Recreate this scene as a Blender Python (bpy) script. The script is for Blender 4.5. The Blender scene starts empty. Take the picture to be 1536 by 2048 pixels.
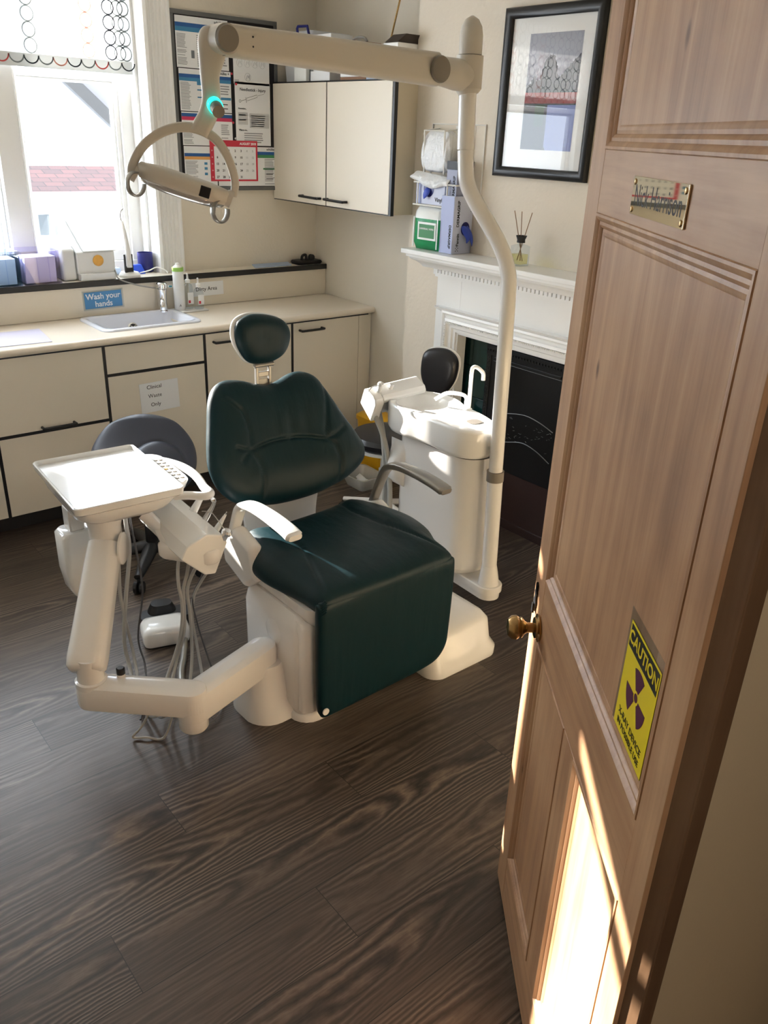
import bpy, bmesh, math, random
from mathutils import Vector, Matrix
random.seed(7)
SC = bpy.context.scene
COL = SC.collection
V = Vector
PI = math.pi

# ------------------------------------------------------------------ camera
cam_d = bpy.data.cameras.new('camera')
cam_d.sensor_fit = 'HORIZONTAL'
cam_d.sensor_width = 36.0
cam_d.lens = 36.0 * 1640.0 / 1536.0
cam_d.clip_start = 0.03
cam = bpy.data.objects.new('camera', cam_d)
COL.objects.link(cam)
yaw, pit, rol = 0.70083623, 0.43209595, -0.04161411
fwd = V((math.sin(yaw) * math.cos(pit), math.cos(yaw) * math.cos(pit), -math.sin(pit)))
r0 = V((math.cos(yaw), -math.sin(yaw), 0))
d0 = fwd.cross(r0)
rgt = r0 * math.cos(rol) + d0 * math.sin(rol)
dwn = -r0 * math.sin(rol) + d0 * math.cos(rol)
cam.matrix_world = Matrix(((rgt.x, -dwn.x, -fwd.x, 0), (rgt.y, -dwn.y, -fwd.y, 0), (rgt.z, -dwn.z, -fwd.z, 1.8), (0, 0, 0, 1)))
SC.camera = cam

# ------------------------------------------------------------------ light
SKY = 9.0
world = bpy.data.worlds.new('sky')
SC.world = world
world.use_nodes = True
wn = world.node_tree
bg = wn.nodes['Background']
bg.inputs[0].default_value = (0.82, 0.91, 1.0, 1)
bg.inputs[1].default_value = SKY

def light(name, kind, energy, color, loc, direction, **kw):
    l = bpy.data.lights.new(name, kind)
    l.energy = energy
    l.color = color
    for k, v in kw.items():
        setattr(l, k, v)
    o = bpy.data.objects.new(name, l)
    o.location = loc
    o.rotation_euler = V(direction).to_track_quat('-Z', 'Y').to_euler()
    COL.objects.link(o)
    return o

light('sun', 'SUN', 28.0, (1.0, 0.93, 0.84), (0, 8, 6), (0.30, -1.0, -0.305), angle=0.009)
for i, (xa, xb) in enumerate(((1.40, 1.90), (0.18, 1.27), (-0.76, -0.12))):
    p = light('window_portal', 'AREA', 1.0, (1, 1, 1), ((xa + xb) / 2, 4.60, 1.80), (0, -1, 0), shape='RECTANGLE', size=xb - xa, size_y=1.4)
    p.data.cycles.is_portal = True
# added fill light for the camera side, unseen, behind and above the doorway
light('hall_fill_light', 'AREA', 9.0, (1.0, 0.90, 0.80), (0.2, -0.9, 2.55), (0.15, 0.7, -1), shape='DISK', size=0.5)

SC.view_settings.view_transform = 'Standard'
SC.view_settings.look = 'None'
SC.view_settings.gamma = 1.0
SC.view_settings.use_curve_mapping = False
SC.view_settings.exposure = 0.30

# ------------------------------------------------------------------ materials
def srgb(r, g, b):
    f = lambda c: ((c / 255.0) / 12.92) if c / 255.0 <= 0.04045 else (((c / 255.0) + 0.055) / 1.055) ** 2.4
    return (f(r), f(g), f(b), 1.0)

def new_mat(name):
    m = bpy.data.materials.new(name)
    m.use_nodes = True
    nt = m.node_tree
    return m, nt, nt.nodes['Principled BSDF']

def mat(name, col, rough=0.5, metal=0.0, bump=0.0, bscale=60.0, bdist=0.002, vary=0.0, vscale=8.0, coat=0.0, spec=0.5, alpha=1.0, trans=0.0, ior=1.45, emit=None, estr=0.0, sheen=0.0):
    m, nt, b = new_mat(name)
    b.inputs['Base Color'].default_value = col
    b.inputs['Roughness'].default_value = rough
    b.inputs['Metallic'].default_value = metal
    b.inputs['Coat Weight'].default_value = coat
    b.inputs['Coat Roughness'].default_value = 0.05
    b.inputs['Specular IOR Level'].default_value = spec
    b.inputs['Alpha'].default_value = alpha
    b.inputs['Transmission Weight'].default_value = trans
    b.inputs['IOR'].default_value = ior
    if sheen:
        b.inputs['Sheen Weight'].default_value = sheen
    if emit:
        b.inputs['Emission Color'].default_value = emit
        b.inputs['Emission Strength'].default_value = estr
    if bump or vary:
        tc = nt.nodes.new('ShaderNodeTexCoord')
    if bump:
        n = nt.nodes.new('ShaderNodeTexNoise')
        n.inputs['Scale'].default_value = bscale
        n.inputs['Detail'].default_value = 4
        nt.links.new(tc.outputs['Object'], n.inputs['Vector'])
        bp = nt.nodes.new('ShaderNodeBump')
        bp.inputs['Strength'].default_value = bump
        bp.inputs['Distance'].default_value = bdist
        nt.links.new(n.outputs['Fac'], bp.inputs['Height'])
        nt.links.new(bp.outputs['Normal'], b.inputs['Normal'])
    if vary:
        n = nt.nodes.new('ShaderNodeTexNoise')
        n.inputs['Scale'].default_value = vscale
        n.inputs['Detail'].default_value = 5
        nt.links.new(tc.outputs['Object'], n.inputs['Vector'])
        mx = nt.nodes.new('ShaderNodeMix')
        mx.data_type = 'RGBA'
        mx.inputs[6].default_value = tuple(c * (1 - vary) for c in col[:3]) + (1,)
        mx.inputs[7].default_value = tuple(min(1, c * (1 + vary)) for c in col[:3]) + (1,)
        nt.links.new(n.outputs['Fac'], mx.inputs[0])
        nt.links.new(mx.outputs[2], b.inputs['Base Color'])
    return m

def N(nt, t, **kw):
    n = nt.nodes.new(t)
    for k, v in kw.items():
        setattr(n, k, v)
    return n

def math_node(nt, op, a, b=None, c=None):
    n = nt.nodes.new('ShaderNodeMath')
    n.operation = op
    for i, v in enumerate((a, b, c)):
        if v is None:
            continue
        if isinstance(v, (int, float)):
            n.inputs[i].default_value = v
        else:
            nt.links.new(v, n.inputs[i])
    return n.outputs[0]

def ramp(nt, fac, stops):
    r = nt.nodes.new('ShaderNodeValToRGB')
    els = r.color_ramp.elements
    while len(els) < len(stops):
        els.new(0.5)
    for e, (p, c) in zip(els, stops):
        e.position = p
        e.color = c
    nt.links.new(fac, r.inputs[0])
    return r.outputs[0]

def floor_material():
    m, nt, b = new_mat('dark oak planks')
    L = nt.links
    geo = N(nt, 'ShaderNodeNewGeometry')
    sep = N(nt, 'ShaderNodeSeparateXYZ')
    L.new(geo.outputs['Position'], sep.inputs[0])
    x, y = sep.outputs[0], sep.outputs[1]
    PW, PL = 0.185, 1.25
    row = math_node(nt, 'FLOOR', math_node(nt, 'DIVIDE', math_node(nt, 'ADD', y, 0.03), PW))
    off = math_node(nt, 'MULTIPLY', math_node(nt, 'FRACT', math_node(nt, 'MULTIPLY', row, 0.3819)), PL)
    xs = math_node(nt, 'ADD', x, off)
    colm = math_node(nt, 'FLOOR', math_node(nt, 'DIVIDE', xs, PL))
    cmb = N(nt, 'ShaderNodeCombineXYZ')
    L.new(row, cmb.inputs[0]); L.new(colm, cmb.inputs[1])
    wn_ = N(nt, 'ShaderNodeTexWhiteNoise')
    wn_.noise_dimensions = '2D'
    L.new(cmb.outputs[0], wn_.inputs['Vector'])
    rnd = wn_.outputs['Value']
    # nested parabolas across each board give the cathedral grain
    fy = math_node(nt, 'FRACT', math_node(nt, 'DIVIDE', math_node(nt, 'ADD', y, 0.03), PW))
    v1 = N(nt, 'ShaderNodeCombineXYZ')
    L.new(math_node(nt, 'MULTIPLY', x, 1.6), v1.inputs[0])
    L.new(math_node(nt, 'MULTIPLY', y, 7.0), v1.inputs[1])
    L.new(math_node(nt, 'MULTIPLY', rnd, 37.0), v1.inputs[2])
    n1 = N(nt, 'ShaderNodeTexNoise'); n1.inputs['Scale'].default_value = 1.0; n1.inputs['Detail'].default_value = 2.0; n1.inputs['Roughness'].default_value = 0.45
    L.new(v1.outputs[0], n1.inputs['Vector'])
    v4 = N(nt, 'ShaderNodeCombineXYZ')
    L.new(math_node(nt, 'MULTIPLY', x, 26.0), v4.inputs[0])
    L.new(math_node(nt, 'MULTIPLY', y, 60.0), v4.inputs[1])
    n4 = N(nt, 'ShaderNodeTexNoise'); n4.inputs['Scale'].default_value = 1.0; n4.inputs['Detail'].default_value = 2.0
    L.new(v4.outputs[0], n4.inputs['Vector'])
    v2 = N(nt, 'ShaderNodeCombineXYZ')
    L.new(math_node(nt, 'MULTIPLY', x, 7.0), v2.inputs[0])
    L.new(math_node(nt, 'MULTIPLY', y, 190.0), v2.inputs[1])
    L.new(math_node(nt, 'MULTIPLY', rnd, 11.0), v2.inputs[2])
    n2 = N(nt, 'ShaderNodeTexNoise'); n2.inputs['Scale'].default_value = 1.0; n2.inputs['Detail'].default_value = 4
    L.new(v2.outputs[0], n2.inputs['Vector'])
    vv = math_node(nt, 'ADD', math_node(nt, 'SUBTRACT', fy, 0.5), math_node(nt, 'MULTIPLY', math_node(nt, 'SUBTRACT', rnd, 0.5), 0.5))
    par = math_node(nt, 'MULTIPLY', math_node(nt, 'MULTIPLY', vv, vv), 34.0)
    ph = math_node(nt, 'ADD', math_node(nt, 'ADD', par, math_node(nt, 'MULTIPLY', x, 4.2)), math_node(nt, 'MULTIPLY', n1.outputs['Fac'], 13.0))
    ph = math_node(nt, 'ADD', ph, math_node(nt, 'MULTIPLY', n4.outputs['Fac'], 1.1))
    band = math_node(nt, 'PINGPONG', ph, 1.0)
    v3 = N(nt, 'ShaderNodeCombineXYZ')
    L.new(math_node(nt, 'MULTIPLY', x, 1.1), v3.inputs[0]); L.new(math_node(nt, 'MULTIPLY', y, 6.0), v3.inputs[1]); L.new(math_node(nt, 'MULTIPLY', rnd, 5.0), v3.inputs[2])
    n3 = N(nt, 'ShaderNodeTexNoise'); n3.inputs['Scale'].default_value = 1.0; n3.inputs['Detail'].default_value = 3
    L.new(v3.outputs[0], n3.inputs['Vector'])
    msk = math_node(nt, 'MULTIPLY', math_node(nt, 'SUBTRACT', n3.outputs['Fac'], 0.36), 3.2)
    msk = math_node(nt, 'MINIMUM', math_node(nt, 'MAXIMUM', msk, 0.12), 1.0)
    g = math_node(nt, 'ADD', 0.28, math_node(nt, 'MULTIPLY', math_node(nt, 'MULTIPLY', math_node(nt, 'SUBTRACT', band, 0.45), msk), 0.85))
    g = math_node(nt, 'ADD', g, math_node(nt, 'MULTIPLY', math_node(nt, 'SUBTRACT', n2.outputs['Fac'], 0.35), 0.62))
    g = math_node(nt, 'ADD', g, math_node(nt, 'MULTIPLY', math_node(nt, 'SUBTRACT', rnd, 0.5), 0.20))
    colr = ramp(nt, g, [(0.0, srgb(42, 35, 31)), (0.3, srgb(66, 56, 49)), (0.6, srgb(98, 85, 75)), (0.95, srgb(132, 116, 102))])
    # seams
    fy = math_node(nt, 'FRACT', math_node(nt, 'DIVIDE', math_node(nt, 'ADD', y, 0.03), PW))
    ey = math_node(nt, 'MINIMUM', fy, math_node(nt, 'SUBTRACT', 1.0, fy))
    fx = math_node(nt, 'FRACT', math_node(nt, 'DIVIDE', xs, PL))
    ex = math_node(nt, 'MINIMUM', fx, math_node(nt, 'SUBTRACT', 1.0, fx))
    sm = math_node(nt, 'MAXIMUM', math_node(nt, 'LESS_THAN', ey, 0.006), math_node(nt, 'LESS_THAN', ex, 0.0008))
    mx = N(nt, 'ShaderNodeMix'); mx.data_type = 'RGBA'
    L.new(sm, mx.inputs[0]); L.new(colr, mx.inputs[6]); mx.inputs[7].default_value = srgb(30, 25, 23)
    L.new(mx.outputs[2], b.inputs['Base Color'])
    L.new(math_node(nt, 'SUBTRACT', 0.40, math_node(nt, 'MULTIPLY', g, 0.10)), b.inputs['Roughness'])
    bp = N(nt, 'ShaderNodeBump'); bp.inputs['Strength'].default_value = 0.25; bp.inputs['Distance'].default_value = 0.001
    L.new(math_node(nt, 'SUBTRACT', g, sm), bp.inputs['Height'])
    L.new(bp.outputs['Normal'], b.inputs['Normal'])
    b.inputs['Specular IOR Level'].default_value = 0.5
    return m

def pine_material(name, vertical=True, dark=1.0):
    m, nt, b = new_mat(name)
    L = nt.links
    tc = N(nt, 'ShaderNodeTexCoord')
    mp = N(nt, 'ShaderNodeMapping')
    mp.inputs['Scale'].default_value = (9, 9, 0.8) if vertical else (1.1, 1.1, 13)
    L.new(tc.outputs['Object'], mp.inputs[0])
    n1 = N(nt, 'ShaderNodeTexNoise'); n1.inputs['Scale'].default_value = 1.0; n1.inputs['Detail'].default_value = 2; n1.inputs['Roughness'].default_value = .4
    L.new(mp.outputs[0], n1.inputs['Vector'])
    mp2 = N(nt, 'ShaderNodeMapping')
    mp2.inputs['Scale'].default_value = (160, 160, 7) if vertical else (8, 8, 150)
    L.new(tc.outputs['Object'], mp2.inputs[0])
    n2 = N(nt, 'ShaderNodeTexNoise'); n2.inputs['Scale'].default_value = 1.0; n2.inputs['Detail'].default_value = 3
    L.new(mp2.outputs[0], n2.inputs['Vector'])
    band = math_node(nt, 'PINGPONG', math_node(nt, 'MULTIPLY', n1.outputs['Fac'], 9.0), 1.0)
    g = math_node(nt, 'ADD', math_node(nt, 'MULTIPLY', band, 0.16), math_node(nt, 'MULTIPLY', n2.outputs['Fac'], 0.20))
    n3 = N(nt, 'ShaderNodeTexNoise'); n3.inputs['Scale'].default_value = 3.2; n3.inputs['Detail'].default_value = 5
    L.new(tc.outputs['Object'], n3.inputs['Vector'])
    g = math_node(nt, 'ADD', g, math_node(nt, 'MULTIPLY', n3.outputs['Fac'], 0.66))
    k = dark
    c = ramp(nt, g, [(0.25, tuple(v * k for v in srgb(140, 102, 74)[:3]) + (1,)), (0.5, tuple(v * k for v in srgb(182, 141, 106)[:3]) + (1,)), (0.8, tuple(v * k for v in srgb(212, 175, 136)[:3]) + (1,))])
    # knots
    mk = N(nt, 'ShaderNodeMapping'); mk.inputs['Scale'].default_value = (5, 5, 2.6)
    L.new(tc.outputs['Object'], mk.inputs[0])
    vo = N(nt, 'ShaderNodeTexVoronoi'); vo.inputs['Scale'].default_value = 1.3
    L.new(mk.outputs[0], vo.inputs['Vector'])
    kn = ramp(nt, vo.outputs['Distance'], [(0.035, (1, 1, 1, 1)), (0.075, (0, 0, 0, 1))])
    mx = N(nt, 'ShaderNodeMix'); mx.data_type = 'RGBA'
    L.new(kn, mx.inputs[0]); L.new(c, mx.inputs[6]); mx.inputs[7].default_value = tuple(v * k for v in srgb(112, 76, 52)[:3]) + (1,)
    L.new(mx.outputs[2], b.inputs['Base Color'])
    b.inputs['Roughness'].default_value = 0.42
    bp = N(nt, 'ShaderNodeBump'); bp.inputs['Strength'].default_value = 0.15; bp.inputs['Distance'].default_value = 0.001
    L.new(n2.outputs['Fac'], bp.inputs['Height']); L.new(bp.outputs['Normal'], b.inputs['Normal'])
    return m

def leather_material(name, col):
    m, nt, b = new_mat(name)
    L = nt.links
    tc = N(nt, 'ShaderNodeTexCoord')
    b.inputs['Base Color'].default_value = col
    b.inputs['Roughness'].default_value = 0.44
    b.inputs['Specular IOR Level'].default_value = 0.27
    n = N(nt, 'ShaderNodeTexVoronoi'); n.inputs['Scale'].default_value = 420
    L.new(tc.outputs['Object'], n.inputs['Vector'])
    mp = N(nt, 'ShaderNodeMapping'); mp.inputs['Scale'].default_value = (26, 10, 3.5)
    L.new(tc.outputs['Object'], mp.inputs[0])
    n2 = N(nt, 'ShaderNodeTexNoise'); n2.inputs['Scale'].default_value = 1.0; n2.inputs['Detail'].default_value = 3
    L.new(mp.outputs[0], n2.inputs['Vector'])
    b1 = N(nt, 'ShaderNodeBump'); b1.inputs['Strength'].default_value = 0.12; b1.inputs['Distance'].default_value = 0.0006
    L.new(n.outputs['Distance'], b1.inputs['Height'])
    b2 = N(nt, 'ShaderNodeBump'); b2.inputs['Strength'].default_value = 0.35; b2.inputs['Distance'].default_value = 0.008
    L.new(n2.outputs['Fac'], b2.inputs['Height']); L.new(b1.outputs['Normal'], b2.inputs['Normal'])
    L.new(b2.outputs['Normal'], b.inputs['Normal'])
    return m

def glass_material(name, tint=(1, 1, 1, 1), refl=1.0):
    m = bpy.data.materials.new(name)
    m.use_nodes = True
    nt = m.node_tree
    nt.nodes.clear()
    out = N(nt, 'ShaderNodeOutputMaterial')
    t = N(nt, 'ShaderNodeBsdfTransparent'); t.inputs[0].default_value = tint
    g = N(nt, 'ShaderNodeBsdfGlossy'); g.inputs['Roughness'].default_value = 0.01
    f = N(nt, 'ShaderNodeFresnel'); f.inputs[0].default_value = 1.5
    ge = N(nt, 'ShaderNodeNewGeometry')
    ml = math_node(nt, 'MULTIPLY', math_node(nt, 'MULTIPLY', f.outputs[0], refl), math_node(nt, 'SUBTRACT', 1.0, ge.outputs['Backfacing']))
    mx = N(nt, 'ShaderNodeMixShader')
    nt.links.new(ml, mx.inputs[0]); nt.links.new(t.outputs[0], mx.inputs[1]); nt.links.new(g.outputs[0], mx.inputs[2])
    nt.links.new(mx.outputs[0], out.inputs[0])
    return m

def blind_material(name, col, tr=0.45):
    m = bpy.data.materials.new(name)
    m.use_nodes = True
    nt = m.node_tree
    nt.nodes.clear()
    out = N(nt, 'ShaderNodeOutputMaterial')
    d = N(nt, 'ShaderNodeBsdfDiffuse'); d.inputs[0].default_value = col
    t = N(nt, 'ShaderNodeBsdfTranslucent'); t.inputs[0].default_value = col
    mx = N(nt, 'ShaderNodeMixShader'); mx.inputs[0].default_value = tr
    nt.links.new(d.outputs[0], mx.inputs[1]); nt.links.new(t.outputs[0], mx.inputs[2]); nt.links.new(mx.outputs[0], out.inputs[0])
    return m

def marble_material():
    m, nt, b = new_mat('black marble')
    L = nt.links
    tc = N(nt, 'ShaderNodeTexCoord')
    n = N(nt, 'ShaderNodeTexNoise'); n.inputs['Scale'].default_value = 5; n.inputs['Detail'].default_value = 8; n.inputs['Distortion'].default_value = 1.5
    L.new(tc.outputs['Object'], n.inputs['Vector'])
    c = ramp(nt, n.outputs['Fac'], [(0.49, srgb(15, 15, 17)), (0.5, srgb(60, 60, 60)), (0.51, srgb(15, 15, 17))])
    L.new(c, b.inputs['Base Color'])
    b.inputs['Roughness'].default_value = 0.22
    return m

def tile_roof_material():
    m, nt, b = new_mat('clay roof tiles')
    L = nt.links
    geo = N(nt, 'ShaderNodeNewGeometry')
    br = N(nt, 'ShaderNodeTexBrick')
    br.inputs['Scale'].default_value = 1.0
    br.inputs['Color1'].default_value = srgb(74, 44, 42)
    br.inputs['Color2'].default_value = srgb(56, 36, 36)
    br.inputs['Mortar'].default_value = srgb(24, 18, 18)
    br.inputs['Mortar Size'].default_value = 0.012
    mp = N(nt, 'ShaderNodeMapping'); mp.inputs['Scale'].default_value = (2.6, 2.5, 1)
    L.new(geo.outputs['Position'], mp.inputs[0]); L.new(mp.outputs[0], br.inputs['Vector'])
    L.new(br.outputs['Color'], b.inputs['Base Color'])
    b.inputs['Roughness'].default_value = 0.8
    return m

M = {}
M['floor'] = floor_material()
M['pine'] = pine_material('stripped pine', True)
M['pine_rail'] = pine_material('stripped pine across', False)
M['pine_frame'] = pine_material('shaded pine frame', True, 0.40)  # door pine darkened, the jamb's shade is put into its colour
M['leather'] = leather_material('teal leather', srgb(5, 39, 46))
M['wall'] = mat('cream wall paint', srgb(224, 216, 201), 0.75, bump=0.5, bscale=90, bdist=0.0015, vary=0.02, vscale=2)
M['plaster'] = mat('rough cream plaster', srgb(226, 216, 200), 0.8, bump=0.55, bscale=45, bdist=0.004, vary=0.02)
M['hallwall'] = mat('hall wall paint', srgb(214, 196, 164), 0.8, bump=0.3, bscale=90)
M['ceiling'] = mat('white ceiling', srgb(238, 232, 220), 0.9)
M['gloss'] = mat('white gloss paint', srgb(240, 240, 238), 0.3, bump=0.15, bscale=25, bdist=0.001)
M['dental'] = mat('white moulded plastic', srgb(234, 233, 231), 0.2, coat=0.4)
M['dental_c'] = mat('cool white moulded plastic', srgb(236, 237, 236), 0.16, coat=0.5)
M['enamel'] = mat('white enamel', srgb(244, 244, 242), 0.1, coat=0.6)
M['satin'] = mat('painted light arm', srgb(204, 199, 190), 0.4)
M['greycap'] = mat('grey cap plastic', srgb(132, 126, 118), 0.5)
M['silver'] = mat('silver painted metal', srgb(160, 158, 153), 0.3, metal=0.6)
M['chrome'] = mat('chrome', (0.85, 0.85, 0.86, 1), 0.08, metal=1.0)
M['steel'] = mat('brushed steel', (0.62, 0.62, 0.62, 1), 0.25, metal=1.0)
M['laminate'] = mat('cream laminate', srgb(228, 219, 202), 0.38)
M['worktop'] = mat('speckled cream worktop', srgb(230, 219, 202), 0.3, vary=0.06, vscale=400)
M['carcass'] = mat('cabinet side board', srgb(206, 194, 170), 0.5)
M['black'] = mat('black edging', srgb(26, 26, 28), 0.35)
M['blackm'] = mat('black satin', srgb(22, 22, 24), 0.45)
M['vinylb'] = mat('black vinyl', srgb(28, 28, 32), 0.33, bump=0.1, bscale=300, bdist=0.0004)
M['navyv'] = mat('dark charcoal vinyl', srgb(50, 54, 66), 0.42, bump=0.15, bscale=350, bdist=0.0005)
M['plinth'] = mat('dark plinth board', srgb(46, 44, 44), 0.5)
M['paper'] = mat('white paper', srgb(236, 238, 240), 0.6)
M['paperb'] = mat('pale grey print', srgb(200, 202, 204), 0.6)
M['ink'] = mat('black ink', srgb(30, 32, 36), 0.6)
M['inkg'] = mat('grey ink', srgb(150, 152, 156), 0.6)
M['blue1'] = mat('blue print', srgb(38, 92, 156), 0.5)
M['blue2'] = mat('light blue print', srgb(66, 134, 178), 0.5)
M['pink'] = mat('pink print', srgb(205, 60, 98), 0.5)
M['orange'] = mat('orange print', srgb(232, 172, 98), 0.5)
M['green'] = mat('green print', srgb(70, 140, 92), 0.5)
M['red'] = mat('calendar red', srgb(204, 52, 72), 0.5)
M['felt'] = mat('black felt board', srgb(34, 32, 34), 0.9, bump=0.3, bscale=400)
M['alu'] = mat('grey aluminium frame', srgb(110, 112, 112), 0.4, metal=0.5)
M['iron'] = mat('black cast iron', srgb(16, 16, 18), 0.35, bump=0.3, bscale=60, bdist=0.001)
M['marble'] = marble_material()
M['greentile'] = mat('dark green tile', srgb(8, 48, 46), 0.12, coat=0.5)
M['hearth'] = mat('dark red hearth tile', srgb(52, 36, 34), 0.4, vary=0.2)
M['brass'] = mat('aged brass', (0.46, 0.30, 0.13, 1), 0.22, metal=1.0, vary=0.25, vscale=60)
M['plate'] = mat('polished brass plate', (0.88, 0.82, 0.66, 1), 0.03, metal=1.0)
M['frameb'] = mat('black picture frame', srgb(24, 25, 28), 0.35)
M['mount'] = mat('white picture mount', srgb(240, 240, 238), 0.7)
M['glass'] = glass_material('window glass')
M['pglass'] = glass_material('picture glass', refl=1.3)
M['clear'] = glass_material('clear plastic', (0.90, 0.93, 0.95, 1))
M['purple'] = glass_material('lilac clear plastic', (0.92, 0.91, 1.0, 1))
M['bluecl'] = glass_material('blue clear plastic', (0.86, 0.92, 1.0, 1))
M['blind'] = blind_material('blind fabric', (0.97, 0.97, 0.97, 1), 0.6)
M['hem'] = blind_material('blind hem', (0.72, 0.74, 0.74, 1), 0.2)
M['bk'] = blind_material('black rings', srgb(54, 60, 66), 0.15)
M['bg'] = blind_material('grey rings', srgb(130, 138, 138), 0.25)
M['br'] = blind_material('red rings', srgb(216, 100, 96), 0.25)
M['bp'] = blind_material('peach rings', srgb(224, 158, 142), 0.3)
M['yellow'] = mat('yellow bin plastic', srgb(222, 168, 30), 0.4)
M['signy'] = mat('yellow sign print', srgb(240, 218, 40), 0.35)
M['signk'] = mat('black sign print', srgb(28, 30, 30), 0.35)
M['purplei'] = mat('purple trefoil print', srgb(84, 22, 66), 0.35)
M['teal'] = mat('lit teal lens', srgb(20, 200, 180), 0.3, emit=srgb(40, 240, 215), estr=1.6)
M['lens'] = mat('clear lamp lens', (0.9, 0.92, 0.96, 1), 0.06, metal=0.7)
M['hose'] = mat('grey hose', srgb(176, 176, 172), 0.4)
M['hosed'] = mat('dark grey cable', srgb(86, 86, 88), 0.45)
M['glovebox'] = mat('lilac carton', srgb(176, 186, 224), 0.5)
M['gloveside'] = mat('pale lilac carton', srgb(206, 212, 232), 0.5)
M['glove'] = mat('blue glove', srgb(62, 86, 190), 0.5)
M['navy'] = mat('navy', srgb(34, 38, 112), 0.35)
M['film'] = mat('crinkled white polythene', srgb(232, 234, 236), 0.35, bump=1.0, bscale=26, bdist=0.012)
M['greenp'] = mat('green wipes wrapper', srgb(36, 150, 92), 0.22, bump=0.8, bscale=30, bdist=0.006)
M['whitep'] = mat('glossy white wrapper', srgb(236, 240, 238), 0.25, bump=0.5, bscale=30, bdist=0.004)
M['oil'] = glass_material('pale yellow oil', (0.97, 0.93, 0.66, 1))
M['frost'] = mat('frosted clear tub', srgb(214, 216, 214), 0.25, alpha=0.42)
M['cardl'] = mat('pale lilac card', srgb(226, 224, 240), 0.6)
M['cardb'] = mat('pale blue card', srgb(216, 228, 244), 0.6)
M['reed'] = mat('brown reed', srgb(140, 104, 70), 0.7)
M['wire'] = mat('white coated wire', srgb(232, 230, 224), 0.35)
M['signblue'] = mat('wash sign blue', srgb(70, 136, 190), 0.4)
M['machine'] = mat('off white machine casing', srgb(228, 230, 230), 0.4)
M['disc'] = mat('amber dial', srgb(232, 176, 84), 0.35, vary=0.2, vscale=40)
M['sinkw'] = mat('white sink', srgb(226, 230, 240), 0.12, coat=0.4)
M['limegreen'] = mat('lime band', srgb(150, 196, 96), 0.4)
M['render'] = mat('white rendered wall', srgb(240, 240, 238), 0.9)
M['tiles'] = tile_roof_material()
M['darkglass'] = mat('dark window', srgb(46, 52, 56), 0.1)
M['timber'] = mat('weathered grey timber', srgb(36, 39, 44), 0.7)
M['slate'] = mat('grey soffit', srgb(84, 86, 94), 0.7)
M['lilacp'] = mat('lilac card', srgb(200, 196, 214), 0.6)
M['bluesky'] = mat('picture blue', srgb(128, 140, 196), 0.5)
M['pdark'] = mat('picture dark', srgb(44, 46, 52), 0.5)
M['pgreen'] = mat('picture green', srgb(38, 66, 44), 0.5)
M['pred'] = mat('picture red', srgb(140, 52, 52), 0.5, vary=0.5, vscale=60)
M['pgrey'] = mat('picture grey', srgb(150, 152, 164), 0.5)
M['tan'] = mat('brown card', srgb(150, 112, 84), 0.6)
M['lblue'] = mat('pale blue box', srgb(176, 196, 224), 0.5)
M['screen'] = mat('grey screen', srgb(118, 126, 132), 0.2)
M['indicator'] = mat('amber lamp', srgb(235, 170, 60), 0.4)

# ------------------------------------------------------------------ mesh helpers
def catmull(pts, sub=6, closed=False):
    pts = [V(p) for p in pts]
    n = len(pts)
    out = []
    rng = n if closed else n - 1
    for i in range(rng):
        if closed:
            p0, p1, p2, p3 = pts[(i - 1) % n], pts[i], pts[(i + 1) % n], pts[(i + 2) % n]
        else:
            p0, p1, p2, p3 = pts[max(i - 1, 0)], pts[i], pts[i + 1], pts[min(i + 2, n - 1)]
        for k in range(sub):
            t = k / sub
            out.append(0.5 * ((2 * p1) + (p2 - p0) * t + (2 * p0 - 5 * p1 + 4 * p2 - p3) * t * t + (3 * p1 - p0 - 3 * p2 + p3) * t ** 3))
    if not closed:
        out.append(pts[-1])
    return out

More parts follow.
